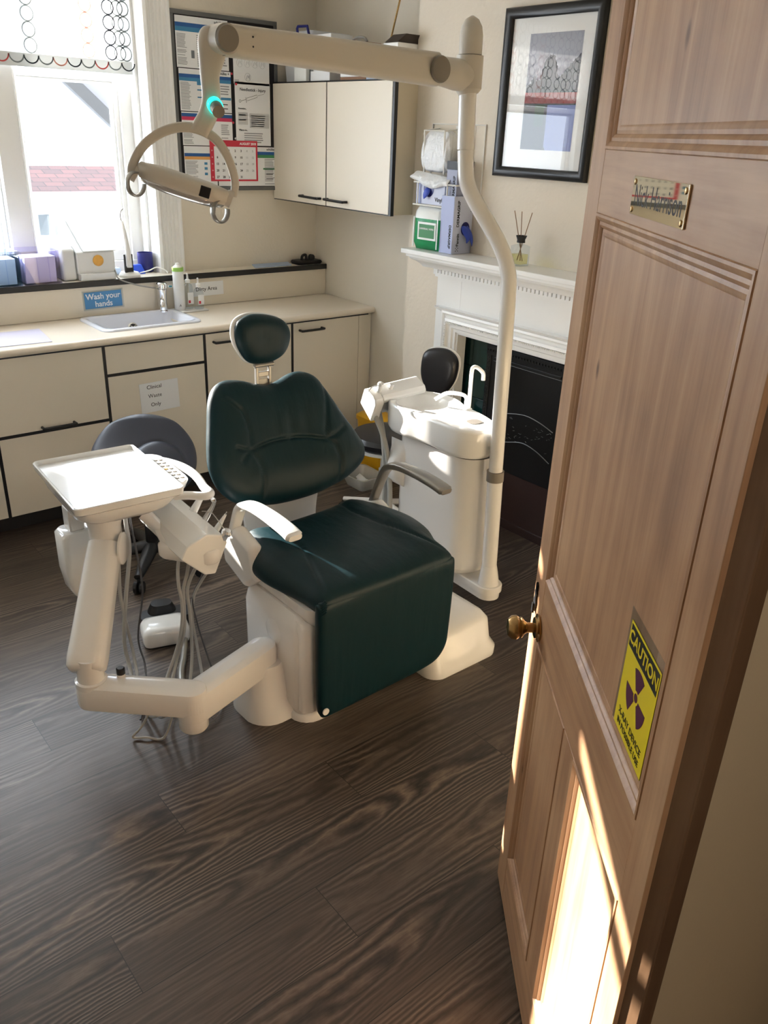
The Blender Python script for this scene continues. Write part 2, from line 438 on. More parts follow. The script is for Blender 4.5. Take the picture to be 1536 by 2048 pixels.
class MB:
    def __init__(s):
        s.bm = bmesh.new()

    def face(s, vs, mi=0):
        try:
            f = s.bm.faces.new(vs)
            f.material_index = mi
            return f
        except ValueError:
            return None

    def box(s, x0, x1, y0, y1, z0, z1, mi=0):
        s.obox((x0, y0, z0), V((x1 - x0, 0, 0)), V((0, y1 - y0, 0)), V((0, 0, z1 - z0)), mi)
        return s

    def obox(s, o, a, b, c, mi=0):
        o, a, b, c = V(o), V(a), V(b), V(c)
        P = [o, o + a, o + a + b, o + b, o + c, o + a + c, o + a + b + c, o + b + c]
        v = [s.bm.verts.new(p) for p in P]
        if a.cross(b).dot(c) < 0:
            v = [v[3], v[2], v[1], v[0], v[7], v[6], v[5], v[4]]
        for q in ((0, 3, 2, 1), (4, 5, 6, 7), (0, 1, 5, 4), (1, 2, 6, 5), (2, 3, 7, 6), (3, 0, 4, 7)):
            s.face([v[i] for i in q], mi)
        return s

    def loft(s, rings, mi=0, cap=True, closed_path=False):
        R = [[s.bm.verts.new(p) for p in r] for r in rings]
        n = len(R[0])
        m = len(R)
        for i in range(m if closed_path else m - 1):
            A, B = R[i], R[(i + 1) % m]
            for j in range(n):
                s.face([A[j], A[(j + 1) % n], B[(j + 1) % n], B[j]], mi)
        if cap and not closed_path:
            s.face(list(reversed(R[0])), mi)
            s.face(R[-1], mi)
        return s

    def tube(s, pts, r, n=12, sub=0, mi=0, closed=False, flat=1.0, up=None, cap=True):
        pts = [V(p) for p in pts]
        rr = list(r) if isinstance(r, (list, tuple)) else None
        if sub:
            if rr:
                rv = catmull([V((a, 0, 0)) for a in rr], sub, closed)
                rr = [a.x for a in rv]
            pts = catmull(pts, sub, closed)
        m = len(pts)
        rings = []
        prev = None
        for i, p in enumerate(pts):
            if closed:
                t = pts[(i + 1) % m] - pts[(i - 1) % m]
            else:
                t = pts[min(i + 1, m - 1)] - pts[max(i - 1, 0)]
            t.normalize()
            if up is not None:
                u = V(up)
            elif prev is None:
                u = V((0, 0, 1)) if abs(t.z) < 0.9 else V((1, 0, 0))
            else:
                u = prev
            u = (u - t * u.dot(t)).normalized()
            prev = u
            w = t.cross(u)
            q = rr[i] if rr else r
            rings.append([p + (w * math.cos(2 * PI * k / n) + u * math.sin(2 * PI * k / n) * flat) * q for k in range(n)])
        s.loft(rings, mi, cap=cap, closed_path=closed)
        return s

    def cyl(s, p0, p1, r0, r1=None, n=24, mi=0):
        return s.tube([p0, p1], [r0, r0 if r1 is None else r1], n=n, mi=mi)

    def lathe(s, c, prof, axis=(0, 0, 1), n=32, mi=0, sx=1.0):
        c, ax = V(c), V(axis).normalized()
        u = V((1, 0, 0)) if abs(ax.x) < 0.9 else V((0, 1, 0))
        u = (u - ax * u.dot(ax)).normalized()
        w = ax.cross(u)
        rings = [[c + ax * h + (u * math.cos(2 * PI * k / n) * sx + w * math.sin(2 * PI * k / n)) * max(r, 1e-5) for k in range(n)] for r, h in prof]
        s.loft(rings, mi)
        return s

    def prism(s, poly, vec, mi=0):
        poly = [V(p) for p in poly]
        vec = V(vec)
        nrm = V((0, 0, 0))
        for i in range(len(poly)):
            nrm += poly[i].cross(poly[(i + 1) % len(poly)])
        if nrm.dot(vec) < 0:
            poly = poly[::-1]
        s.loft([poly, [p + vec for p in poly]], mi)
        return s

    def text(s, txt, o, u, v, size, mi=0, align='CENTER', extr=0.0003, sx=1.0, bold=0.0):
        cu = bpy.data.curves.new('t', 'FONT')
        cu.body = txt
        cu.size = size
        cu.align_x = align
        cu.align_y = 'CENTER'
        cu.extrude = extr
        cu.offset = bold
        cu.resolution_u = 3
        ob = bpy.data.objects.new('t', cu)
        COL.objects.link(ob)
        dg = bpy.context.evaluated_depsgraph_get()
        me = bpy.data.meshes.new_from_object(ob.evaluated_get(dg))
        u, v = V(u).normalized(), V(v).normalized()
        w = u.cross(v)
        o = V(o)
        vs = [s.bm.verts.new(o + u * q.co.x * sx + v * q.co.y + w * q.co.z) for q in me.vertices]
        for p in me.polygons:
            s.face([vs[i] for i in p.vertices], mi)
        bpy.data.objects.remove(ob)
        bpy.data.meshes.remove(me)
        bpy.data.curves.remove(cu)
        return s

    def build(s, name, mats, parent=None, loc=None, bevel=0.0, seg=3, sub=0, ang=35, smooth=True, recalc=True):
        if recalc:
            bmesh.ops.recalc_face_normals(s.bm, faces=s.bm.faces[:])
        me = bpy.data.meshes.new(name)
        s.bm.to_mesh(me)
        s.bm.free()
        if not isinstance(mats, (list, tuple)):
            mats = [mats]
        for m in mats:
            me.materials.append(M[m] if isinstance(m, str) else m)
        ob = bpy.data.objects.new(name, me)
        COL.objects.link(ob)
        if parent is not None:
            root = parent
            while root.parent:
                root = root.parent
            org = root.location.copy()
            ob.parent = parent
        else:
            if loc is None:
                xs = [v.co for v in me.vertices]
                loc = V(((min(v.x for v in xs) + max(v.x for v in xs)) / 2, (min(v.y for v in xs) + max(v.y for v in xs)) / 2, min(v.z for v in xs)))
            org = V(loc)
            ob.location = org
        me.transform(Matrix.Translation(-org))
        if smooth:
            me.polygons.foreach_set('use_smooth', [True] * len(me.polygons))
            if not sub:
                me.set_sharp_from_angle(angle=math.radians(ang))
        if bevel:
            b = ob.modifiers.new('bevel', 'BEVEL')
            b.width = bevel
            b.segments = seg
            b.limit_method = 'ANGLE'
            b.angle_limit = math.radians(40)
            b.harden_normals = True
        if sub:
            q = ob.modifiers.new('sub', 'SUBSURF')
            q.levels = sub
            q.render_levels = sub
        return ob

def thing(name, label, cat, loc, group=None):
    o = bpy.data.objects.new(name, None)
    o.empty_display_size = 0.05
    COL.objects.link(o)
    o.location = loc
    o['label'] = label
    o['category'] = cat
    if group:
        o['group'] = group
    return o

def tag(o, label, cat, group=None, kind=None):
    o['label'] = label
    o['category'] = cat
    if group:
        o['group'] = group
    if kind:
        o['kind'] = kind
    return o

def struct(o):
    o['kind'] = 'structure'
    return o

def seg_d(p, a, b):
    ab = (b[0] - a[0], b[1] - a[1])
    t = ((p[0] - a[0]) * ab[0] + (p[1] - a[1]) * ab[1]) / (ab[0] ** 2 + ab[1] ** 2 + 1e-12)
    t = max(0, min(1, t))
    return math.hypot(p[0] - a[0] - ab[0] * t, p[1] - a[1] - ab[1] * t)

def pad(mb, outline, O, U, W, Nn, front, back, p=5.0, q=2.0, rings=26, n=144, seams=(), gd=0.006, gw=0.006, extra=None, centre=None, mi=0):
    """cushion: a closed outline in the U,W plane, domed to `front` along Nn and `back` behind it"""
    O, U, W, Nn = V(O), V(U), V(W), V(Nn)
    cv = catmull([V((a, b, 0)) for a, b in outline], 8, True)
    # resample by length
    L = [0]
    for i in range(len(cv)):
        L.append(L[-1] + (cv[(i + 1) % len(cv)] - cv[i]).length)
    pts = []
    j = 0
    for k in range(n):
        t = L[-1] * k / n
        while L[j + 1] < t:
            j += 1
        f = (t - L[j]) / max(1e-9, L[j + 1] - L[j])
        pts.append(cv[j].lerp(cv[(j + 1) % len(cv)], f))
    c = V((sum(a.x for a in pts) / n, sum(a.y for a in pts) / n, 0)) if centre is None else V((centre[0], centre[1], 0))
    def surf(pt, s, side):
        h = (max(0.0, 1 - s ** p)) ** (1 / q)
        e = extra(pt.x, pt.y, s) if extra else 0
        z = front * h if side > 0 else -back * h
        if side > 0:
            dmin = min([seg_d((pt.x, pt.y), a, b) for ln in seams for a, b in zip(ln[:-1], ln[1:])] or [1])
            if dmin < gw * 4:
                z -= gd * math.exp(-(dmin / gw) ** 2) * (1 - s ** 10)
        return O + U * pt.x + W * pt.y + Nn * (z + e)
    R = []
    for side in (1, -1):
        svals = [1 - (1 - i / rings) ** 1.6 for i in range(rings + 1)]
        svals = svals[1:] if side > 0 else svals[1:-1]
        grp = [[mb.bm.verts.new(surf(c.lerp(a, s), s, side)) for a in pts] for s in svals]
        cen = mb.bm.verts.new(surf(c, 0.0, side))
        for k in range(n):
            mb.face([cen, grp[0][k], grp[0][(k + 1) % n]] if side > 0 else [cen, grp[0][(k + 1) % n], grp[0][k]], mi)
        for a, b in zip(grp[:-1], grp[1:]):
            for k in range(n):
                mb.face([a[k], b[k], b[(k + 1) % n], a[(k + 1) % n]], mi)
        R.append(grp)
    a, b = R[0][-1], R[1][-1]
    for k in range(n):
        mb.face([a[k], b[k], b[(k + 1) % n], a[(k + 1) % n]], mi)
    return mb

def rrect(cx, cy, hx, hy, r, z, n=5, a=None, b=None):
    """rounded rectangle ring in a horizontal (or a,b) frame"""
    a = V((1, 0, 0)) if a is None else V(a)
    b = V((0, 1, 0)) if b is None else V(b)
    o = V((cx, cy, z))
    out = []
    for sx, sy, t0 in ((1, 1, 0), (-1, 1, 90), (-1, -1, 180), (1, -1, 270)):
        for k in range(n + 1):
            t = math.radians(t0 + 90 * k / n)
            out.append(o + a * (sx * (hx - r) + r * math.cos(t)) + b * (sy * (hy - r) + r * math.sin(t)))
    return out

# ================================================================== THE SETTING
XR, XB, YW, YL = 3.01, 2.86, 4.32, 4.21
XL, YF, ZC = -1.30, 0.335, 2.62
struct(MB().box(XL, 3.2, -1.8, 4.62, -0.08, 0).build('floor', 'floor'))
struct(MB().box(XL - .1, 3.3, YF, 4.7, ZC, ZC + .1).build('ceiling', 'ceiling'))
m = MB()
m.box(XL, -0.80, YW, YW + .30, 0, ZC)
m.box(2.0, XR + .15, YW, YW + .30, 0, ZC)
m.box(-0.80, 2.0, YW, YW + .30, 0, 1.05)
m.box(-0.80, 2.0, YW, YW + .30, 2.52, ZC)
struct(m.build('wall_back', 'wall'))
struct(MB().box(XR, XR + .15, 3.285, YW, 0, ZC).build('wall_right', 'wall'))
m = MB()                                           # chimney breast with its hearth opening
m.box(XB, XR + .6, 2.88, 3.285, 0, ZC)
m.box(XB, XR + .6, YF, 2.02, 0, ZC)
m.box(XB, XR + .6, 2.02, 2.88, .93, ZC)
m.box(XB + .3, XR + .6, 2.02, 2.88, 0, .93)
struct(m.build('wall_right', 'plaster'))
struct(MB().box(XL - .15, XL, YF, YW + .3, 0, ZC).build('wall_left', 'wall'))
m = MB()
m.box(.95, XR + .3, YF, YF + .12, 0, ZC)
m.box(.835, .95, YF, YF + .026, 0, ZC)
m.box(XL, -.12, YF, YF + .12, 0, ZC)
m.box(-.12, .835, YF, YF + .12, 2.18, ZC)
struct(m.build('wall_front', 'hallwall'))
m = MB()                                            # the hall the photograph is taken from
m.box(XL, XR + .3, -1.95, -1.8, 0, ZC)
struct(m.build('wall_hall', 'hallwall'))
struct(MB().box(XL - .15, XL, -1.95, YF, 0, ZC).build('wall_left', 'hallwall'))
struct(MB().box(XR + .15, XR + .3, -1.8, YF, 0, ZC).build('wall_right', 'hallwall'))
struct(MB().box(XL - .1, 3.3, -1.95, YF - .001, ZC, ZC + .1).build('ceiling', 'ceiling'))
struct(MB().box(.790, .835, YF - .006, YF + .026, 0, 2.17).build('trim_1', 'pine_frame', bevel=.003))

# fluted architrave of the window
m = MB()
prof = [(1.975, 0), (1.975, .030), (1.990, .036), (2.000, .030), (2.006, .020)]
for k in range(4):
    x = 2.010 + k * .021
    prof += [(x, .020), (x + .004, .026), (x + .012, .026), (x + .016, .020)]
prof += [(2.098, .020), (2.104, .034), (2.114, .034), (2.118, .0)]
m.loft([[V((x, YW - d, z)) for x, d in prof] for z in (1.06, 2.55)])
struct(m.build('trim_2', 'gloss', ang=20))

# ---- window: three sashes in one white frame
m = MB()
yf0, yf1 = 4.47, 4.56
m.box(1.96, 2.0, 4.40, 4.60, 1.06, 2.52)              # reveal lining
m.box(1.90, 1.965, yf0, yf1, 1.10, 2.52)
m.box(-.80, 2.0, 4.46, yf1, 1.06, 1.12)
m.box(-.80, 2.0, yf0, yf1, 2.44, 2.52)
m.box(1.27, 1.385, yf0 - .03, yf1, 1.10, 2.5)         # mullion
m.box(-.13, .17, yf0 - .03, yf1, 1.10, 2.5)  # unseen pier, added this wide to shade a band of the door
m.box(-.80, -.74, yf0, yf1, 1.10, 2.5)
m.box(1.375, 1.381, yf0 - .045, yf0, 1.10, 2.5)
m.box(1.975, 2.0, YW + .002, 4.40, 1.06, 2.52)
wf = struct(m.build('window_1', 'gloss', bevel=.004))
for xa, xb in ((1.385, 1.90), (.17, 1.27), (-.74, -.13)):
    m = MB()
    y0, y1 = 4.49, 4.54
    for k, (w, ya) in enumerate(((.026, y0 + .018), (.016, y0 + .008), (.03, y0))):
        pass
    st = .022
    m.box(xa, xa + st, y0, y1, 1.12, 2.44); m.box(xb - st, xb, y0, y1, 1.12, 2.44)
    m.box(xa + st, xb - st, y0, y1, 1.12, 1.175); m.box(xa + st, xb - st, y0, y1, 1.985, 2.02); m.box(xa + st, xb - st, y0, y1, 2.40, 2.44)
    i = .010
    m.box(xa + st, xa + st + i, y0 + .012, y1, 1.175, 2.40); m.box(xb - st - i, xb - st, y0 + .012, y1, 1.175, 2.40)
    m.box(xa + st + i, xb - st - i, y0 + .012, y1, 1.175, 1.190); m.box(xa + st + i, xb - st - i, y0 + .012, y1, 1.972, 1.985)
    sh = m.build('window_sash', 'gloss', wf, bevel=.003)
    MB().box(xa + st, xb - st, y1 - .012, y1 - .008, 1.17, 2.41).build('pane', 'glass', sh, smooth=False)

# ---- sill ledge with black nosing and cream upstand behind the worktop
XC0 = 0.20
m = MB()
m.box(XC0, XR - .004, YL, YW, 1.040, 1.068)
m.box(XC0, 1.955, YW, 4.465, 1.053, 1.068)
lg = m.build('sill_ledge', 'laminate')
tag(lg, 'long cream sill ledge with black front edge below the window', 'ledge')
MB().box(XC0, XR - .004, YL - .012, YL, 1.040, 1.069).build('edging', 'black', lg, bevel=.003)
o = MB().box(XC0, XR - .004, YL + .002, YL + .016, .892, 1.039).build('upstand', 'laminate')
tag(o, 'plain cream upstand panel between worktop and sill ledge', 'panel')

# ---- worktop (with the sink cut out of it)
YC = 3.75
m = MB()
sx0, sx1, sy0, sy1 = 1.475, 1.955, 3.85, 4.165
zt, zb = .89, .862
def slab(x0, x1, y0, y1):
    m.box(x0, x1, y0, y1, zb, zt)
m.box(XC0, sx0, YC - .012, YL + .01, zb, zt)
m.box(sx1, XR - .004, YC - .012, YL + .01, zb, zt)
m.box(sx0, sx1, YC - .012, sy0, zb, zt)
m.box(sx0, sx1, sy1, YL + .01, zb, zt)
wt = m.build('worktop', 'worktop')
nose = MB()
pr = [(0, zb - .004), (0, zt), (-.010, zt), (-.018, zt - .006), (-.021, zt - .016), (-.018, zb + .002), (-.010, zb - .004)]
nose.loft([[V((x, YC - .012 + d, z)) for d, z in pr] for x in (XC0, XR - .003)])
nose.build('nosing', 'worktop', wt, ang=60)
tag(wt, 'long cream speckled worktop with rounded front edge under the window', 'worktop')

# ---- base cabinets
def front(mb, x0, x1, z0, z1, y=YC):
    mb.box(x0, x1, y, y + .018, z0, z1)

def dhandle(parent, x0, x1, z, y=YC):
    b = MB()
    b.tube([(x0, y + .002, z), (x0, y - .022, z), (x0 + .012, y - .030, z), (x1 - .012, y - .030, z), (x1, y - .022, z), (x1, y + .002, z)], .0065, n=10, sub=4)
    return b.build('handle', 'black', parent)

def cabinet(x0, x1, label, fronts):
    c = thing('base_cabinet', label, 'cabinet', ((x0 + x1) / 2, 3.98, 0))
    b = MB()
    b.box(x0 + .0005, x1 - .0005, YC + .020, YL - .02, .10, .775 if 'sink' in label else zb - .002)
    b.build('carcass', 'laminate', c)
    b = MB()
    e = .007
    b.box(x0 - .0068, x0 + .007, YC - .001, YC + .0195, .106, zb - .003)
    b.box(x0 + .007, x1 - .007, YC - .001, YC + .021, zb - .016, zb - .003)
    zs = [f[1] for f in fronts if f[1] > .2]
    for z in zs:
        b.box(x0 + .007, x1 - .007, YC - .001, YC + .0195, z - .014, z)
    b.build('edging', 'black', c)
    for kind, z0, z1, hd in fronts:
        b = MB()
        b.box(x0 + e, x1 - e, YC, YC + .019, z0, z1)
        f = b.build(kind, 'laminate', c, bevel=.0015)
        if hd:
            dhandle(f, *hd)
    return c

cabinet(XC0 + .01, .885, 'cream base cabinet at the left edge of the photo beside the wide drawer unit', [('door', .106, .846, None)])
cabinet(.885, 1.408, 'cream base cabinet left of the clinical waste door with long black handle at mid height', [('door', .106, .485, None), ('drawer', .499, .846, (1.085, 1.232, .512))])
cabinet(1.408, 1.930, 'cream base cabinet under the sink with shallow blank drawer over a door', [('door', .106, .700, None), ('drawer', .714, .846, None)])
cabinet(1.930, 2.458, 'cream full door cabinet behind the headrest with handle at top left', [('door', .106, .846, (1.980, 2.125, .803))])
c5 = cabinet(2.458, 2.990, 'cream end cabinet beside the alcove wall with handle at top left', [('door', .106, .846, (2.506, 2.652, .805))])
# last cabinet: filler at its right end
f = [o for o in c5.children if o.name.startswith('door')][0]
bpy.data.objects.remove(f.children[0])
bpy.data.objects.remove(f)
f = MB().box(2.466, 2.914, YC, YC + .019, .106, .846).build('door', 'laminate', c5, bevel=.0015)
dhandle(f, 2.506, 2.652, .805)
MB().box(2.9165, 3.004, YC + .001, YC + .019, .106, .858).build('filler_panel', 'laminate', c5, bevel=.0015)
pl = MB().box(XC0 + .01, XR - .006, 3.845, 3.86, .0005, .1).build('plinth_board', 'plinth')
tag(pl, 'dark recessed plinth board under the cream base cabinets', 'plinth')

# papers and signs on doors and upstand
def sign(name, label, cat, o, u, v, w, h, m_='paper', d=.0012, group=None, tilt=0):
    """thin sheet centred on o, w along u and h along v"""
    o, u, v = V(o), V(u).normalized(), V(v).normalized()
    if tilt:
        t = math.radians(tilt)
        u, v = u * math.cos(t) + v * math.sin(t), v * math.cos(t) - u * math.sin(t)
    n_ = u.cross(v)
    b = MB()
    b.obox(o - u * w / 2 - v * h / 2 , u * w, v * h, n_ * d)
    s_ = b.build(name, m_, smooth=False)
    tag(s_, label, cat, group)
    return s_, o, u, v, n_ * (d + .0002)

s_, o, u, v, n_ = sign('paper_sign', 'white paper reading Clinical Waste Only taped to the cabinet door', 'sign', (1.668, YC - .0018, .570), (1, 0, 0), (0, 0, 1), .205, .150, tilt=1.5)
b = MB()
for k, t in enumerate(('Clinical', 'Waste', 'Only')):
    b.text(t, o - u * .025 + v * (.052 - .045 * k) + n_, u, v, .027)
b.build('lettering', 'ink', s_, smooth=False)
s_, o, u, v, n_ = sign('wash_hands_sign', 'blue Wash your hands sign on the upstand left of the tap', 'sign', (1.609, YL + .0008, .973), (1, 0, 0), (0, 0, 1), .215, .098, m_='clear', tilt=1)
b = MB(); b.obox(o - u * .098 - v * .041 + n_, u * .196, v * .082, n_ * .5)
b.build('printed_sheet', 'signblue', s_, smooth=False)
b = MB()
b.text('Wash your', o + v * .017 + n_ * 1.8, u, v, .040, bold=.0007)
b.text('hands', o - v * .021 + n_ * 1.8, u, v, .040, bold=.0007)
b.build('lettering', 'paper', s_, smooth=False)
s_, o, u, v, n_ = sign('paper_sign', 'white strip reading Dirty Area on the upstand right of the bottles', 'sign', (2.196, YL + .0008, .981), (1, 0, 0), (0, 0, 1), .212, .074, tilt=.5)
MB().text('Dirty Area', o + n_, u, v, .030).build('lettering', 'ink', s_, smooth=False)

# ---- sink, tap, bottles on the worktop
sk = thing('inset_sink', 'white rectangular inset sink with round waste in the worktop', 'sink', (1.72, 4.01, .89))
m = MB()
cx, cy = 1.715, 4.0075
rings = [rrect(cx, cy, .262, .178, .05, .8902), rrect(cx, cy, .262, .178, .05, .895), rrect(cx, cy, .255, .171, .045, .901), rrect(cx, cy, .236, .153, .04, .901), rrect(cx, cy, .226, .146, .04, .893), rrect(cx, cy, .205, .128, .045, .80), rrect(cx, cy, .19, .115, .05, .785), rrect(cx, cy, .03, .03, .0299, .780)]
m.loft(rings, cap=False)
m.face([m.bm.verts.new(p) for p in rrect(cx, cy, .03, .03, .0299, .780)])
m.build('basin', 'sinkw', sk, ang=50)
m = MB().lathe((1.715, 4.115, .835), [(.026, 0), (.027, .003), (.020, .004), (.020, .001)], axis=(0, -.75, .5), n=28)
m.build('overflow_ring', 'chrome', sk)
m = MB().lathe((1.715, 4.115, .836), [(.018, 0), (.018, .0035)], axis=(0, -.75, .5), n=24)
w_ = m.build('waste', 'black', sk)
m = MB()
ax = V((0, -.75, .5)).normalized(); e1 = V((1, 0, 0)); e2 = ax.cross(e1)
for k in range(3):
    a = e1 * math.cos(2.1 * k + .5) + e2 * math.sin(2.1 * k + .5)
    m.obox(V((1.715, 4.115, .836)) + ax * .0036 - a.cross(ax) * .002, a * .016, a.cross(ax) * .004, ax * .002)
m.build('spokes', 'chrome', w_)

tp = thing('basin_tap', 'chrome lever mixer tap behind the sink', 'tap', (1.915, 4.165, .89))
m = MB()
m.lathe((1.915, 4.172, .8905), [(.030, 0), (.030, .006), (.024, .010), (.0225, .05), (.024, .09), (.026, .11), (.026, .118)], n=28)
m.build('body', 'chrome', tp)
MB().tube([(1.905, 4.165, .945), (1.885, 4.12, .955), (1.875, 4.09, .945), (1.873, 4.082, .930)], [.017, .016, .014, .013], n=16, sub=4).build('spout', 'chrome', tp)
m = MB().lathe((1.915, 4.172, 1.009), [(.024, 0), (.028, .004), (.028, .026), (.022, .033), (.001, .035)], n=28)
m.obox((1.925, 4.13, 1.020), (.02, -.006, 0), (-.012, -.045, .008), (0, 0, .012))
m.build('lever', 'chrome', tp, bevel=.002)

m = MB().box(1.945, 2.135, 4.075, 4.185, .8905, .898)
tag(m.build('soap_tray', 'gloss', bevel=.003), 'small white tray on the worktop under the bottles', 'tray')
sp = thing('spray_can', 'tall white aerosol can with lime green band behind the sink', 'bottle', (1.995, 4.135, .898))
MB().lathe((1.995, 4.135, .8985), [(.027, 0), (.029, .004), (.029, .205), (.027, .212)], n=32).build('can', 'machine', sp)
MB().lathe((1.995, 4.135, 1.100), [(.0296, 0), (.0296, .02)], n=32).build('band', 'limegreen', sp)
MB().lathe((1.995, 4.135, 1.1105), [(.026, 0), (.022, .012), (.011, .022), (.010, .030), (.003, .031)], n=24).build('cap', 'gloss', sp)
m = MB()
m.text('A', (1.985, 4.1055, .925), (1, 0, 0), (0, 0, 1), .018)
m.build('lettering', 'ink', sp, smooth=False)
for bx, by, hh, lab in ((2.055, 4.150, .135, 'clear pump bottle between the aerosol can and the other pump bottle'), (2.095, 4.110, .115, 'shorter clear pump bottle rightmost on the white tray')):
    bt = thing('pump_bottle', lab, 'bottle', (bx, by, .898))
    bt['group'] = 'pump bottles on the tray'
    MB().lathe((bx, by, .8985), [(.022, 0), (.026, .004), (.027, hh - .03), (.022, hh - .012), (.012, hh - .004), (.012, hh)], n=28).build('bottle_body', 'clear', bt)
    m = MB().lathe((bx, by, .8985 + hh), [(.0135, 0), (.0135, .016), (.006, .020), (.005, .038)], n=20)
    m.tube([(bx, by, .8985 + hh + .038), (bx - .004, by - .006, .8985 + hh + .046), (bx - .012, by - .024, .8985 + hh + .044)], .005, n=10)
    m.build('pump', 'gloss', bt)
    MB().box(bx - .017, bx + .017, by - .0285, by - .0275, .925, .925 + hh * .45).build('label_sheet', 'paper', bt, smooth=False)
    MB().box(bx - .014, bx - .002, by - .0292, by - .0286, .93, .945).build('print', 'red', bt, smooth=False)

o = MB().obox((.93, 3.79, .8905), (.26, -.01, 0), (.035, .28, 0), (0, 0, .002)).build('paper_sheet', 'lilacp', smooth=False)
tag(o, 'pale lilac sheet lying on the left end of the worktop', 'paper')

# ---- things on the sill
ZL = 1.0685
def drawer_box(name, x0, x1, h, mt, label, card):
    d = thing(name, label, 'box', ((x0 + x1) / 2, 4.27, ZL))
    m = MB()
    y0, y1, t = 4.215, 4.40, .003
    m.box(x0, x1, y0, y1, ZL + .0005, ZL + .004); m.box(x0, x1, y0, y0 + t, ZL + .004, ZL + h); m.box(x0, x1, y1 - t, y1, ZL + .004, ZL + h)
    m.box(x0, x0 + t, y0 + t, y1 - t, ZL + .004, ZL + h); m.box(x1 - t, x1, y0 + t, y1 - t, ZL + .004, ZL + h)
    m.box(x0 + (x1 - x0) * .38, x0 + (x1 - x0) * .38 + t, y0 - .002, y0, ZL + .004, ZL + h)
    m.box(x0 + (x1 - x0) * .68, x0 + (x1 - x0) * .68 + t, y0 - .002, y0, ZL + .004, ZL + h)
    m.build('shell', mt, d, smooth=False)
    MB().obox((x0 + .012, y0 + .012, ZL + .006), (x1 - x0 - .03, .01, 0), (0, .12, 0), (.004, 0, h * .78)).build('card_contents', card, d, smooth=False)
    MB().box(x0 - .002, x1 + .002, y0 - .002, y0 + .001, ZL + .0008, ZL + .006).build('base_rim', 'purple', d)
    return d
drawer_box('storage_box', 1.235, 1.414, .155, 'purple', 'lilac clear plastic box on the sill holding pale card, left of the white machine', 'cardl')
drawer_box('storage_box', 1.02, 1.225, .150, 'bluecl', 'blue clear plastic box at the left edge of the sill', 'cardb')

mc = thing('sealing_machine', 'off white bench machine with sloping lid and amber dial on the sill', 'machine', (1.60, 4.3, ZL))
m = MB()
x0, x1 = 1.505, 1.700
m.prism([(x0, 4.235, ZL + .03), (x0, 4.235, ZL + .135), (x0, 4.46, ZL + .280), (x0, 4.46, ZL + .0005), (x0, 4.26, ZL + .0005), (x0, 4.26, ZL + .03)], (x1 - x0, 0, 0))
m.build('casing', 'machine', mc, bevel=.006)
m = MB()
m.prism([(x0 + .035, 4.232, ZL + .137), (x0 + .035, 4.232, ZL + .141), (x0 + .035, 4.46, ZL + .287), (x0 + .035, 4.46, ZL + .283)], (x1 - x0 - .03, 0, 0))
m.build('lid', 'whitep', mc, bevel=.002)
m = MB()
m.prism([(1.435, 4.245, ZL + .0005), (1.435, 4.245, ZL + .15), (1.435, 4.30, ZL + .175), (1.435, 4.45, ZL + .175), (1.435, 4.45, ZL + .0005)], (.068, 0, 0))
m.build('side_box', 'machine', mc, bevel=.014)
MB().lathe((1.612, 4.2355, ZL + .094), [(.027, 0), (.027, .005), (.024, .007)], axis=(0, -1, 0), n=32).build('dial', 'disc', mc)
MB().box(x0 + .005, x1 - .01, 4.213, 4.258, ZL + .0005, ZL + .034).build('tray', 'machine', mc, bevel=.003)
MB().lathe((1.53, 4.262, ZL + .1485), [(.009, 0), (.009, .003)], axis=(0, -.56, .83), n=20, sx=1.3).build('button', 'blackm', mc)
MB().lathe((1.434, 4.33, ZL + .10), [(.045, 0), (.045, .012), (.038, .016)], axis=(-1, 0, 0), n=28).build('end_knob', 'lilacp', mc)

vs = thing('curing_wand', 'white handheld wand with curved tip upright in a black stand on the sill', 'instrument', (1.775, 4.24, ZL))
MB().lathe((1.785, 4.265, ZL + .0005), [(.055, 0), (.055, .010), (.045, .022), (.02, .028)], n=32).build('base', 'gloss', vs)
m = MB().box(1.752, 1.760, 4.238, 4.252, ZL + .012, ZL + .115)
m.box(1.790, 1.798, 4.238, 4.252, ZL + .012, ZL + .115); m.box(1.755, 1.795, 4.236, 4.252, ZL + .004, ZL + .055)
m.build('stand', 'black', vs, bevel=.003)
MB().tube([(1.775, 4.235, ZL + .05), (1.775, 4.240, ZL + .13), (1.772, 4.262, ZL + .24), (1.770, 4.275, ZL + .275)], [.014, .013, .009, .004], n=16, sub=5).build('wand_body', 'gloss', vs)
MB().tube([(1.770, 4.275, ZL + .272), (1.768, 4.28, ZL + .30), (1.772, 4.272, ZL + .325), (1.778, 4.262, ZL + .335)], [.0035, .003, .003, .003], n=8, sub=4).build('tip', 'greycap', vs)
m = MB().tube([(1.70, 4.25, ZL + .045), (1.69, 4.212, ZL + .03), (1.70, 4.195, ZL + .0), (1.78, 4.17, ZL - .03), (1.85, 4.15, ZL - .045), (1.888, 4.150, ZL - .05)], .004, n=8, sub=6)
tag(m.build('grey_cable', 'silver'), 'grey cable running from the sill down to the tap', 'cable')
m = MB().lathe((1.925, 4.375, ZL + .0005), [(.036, 0), (.040, .003), (.040, .10), (.037, .10), (.036, .008), (.001, .008)], n=32)
tag(m.build('mug', 'navy'), 'navy blue cup on the sill by the window reveal', 'cup')
m = MB().obox((1.835, 4.30, ZL + .0006), (.06, .01, 0), (-.012, .02, .045), (.0, .03, .0))
tag(m.build('blue_tub', mat('bright blue plastic', srgb(52, 92, 226), .4), bevel=.003), 'bright blue plastic wedge on the sill beside the cup', 'box')
m = MB().obox((1.708, 4.33, ZL + .0006), (.06, .0, 0), (.0, .05, .0), (.0, .0, .035))
tag(m.build('tissue_pack', 'lblue', bevel=.008), 'small pale blue pack on the sill between machine and wand', 'packet')
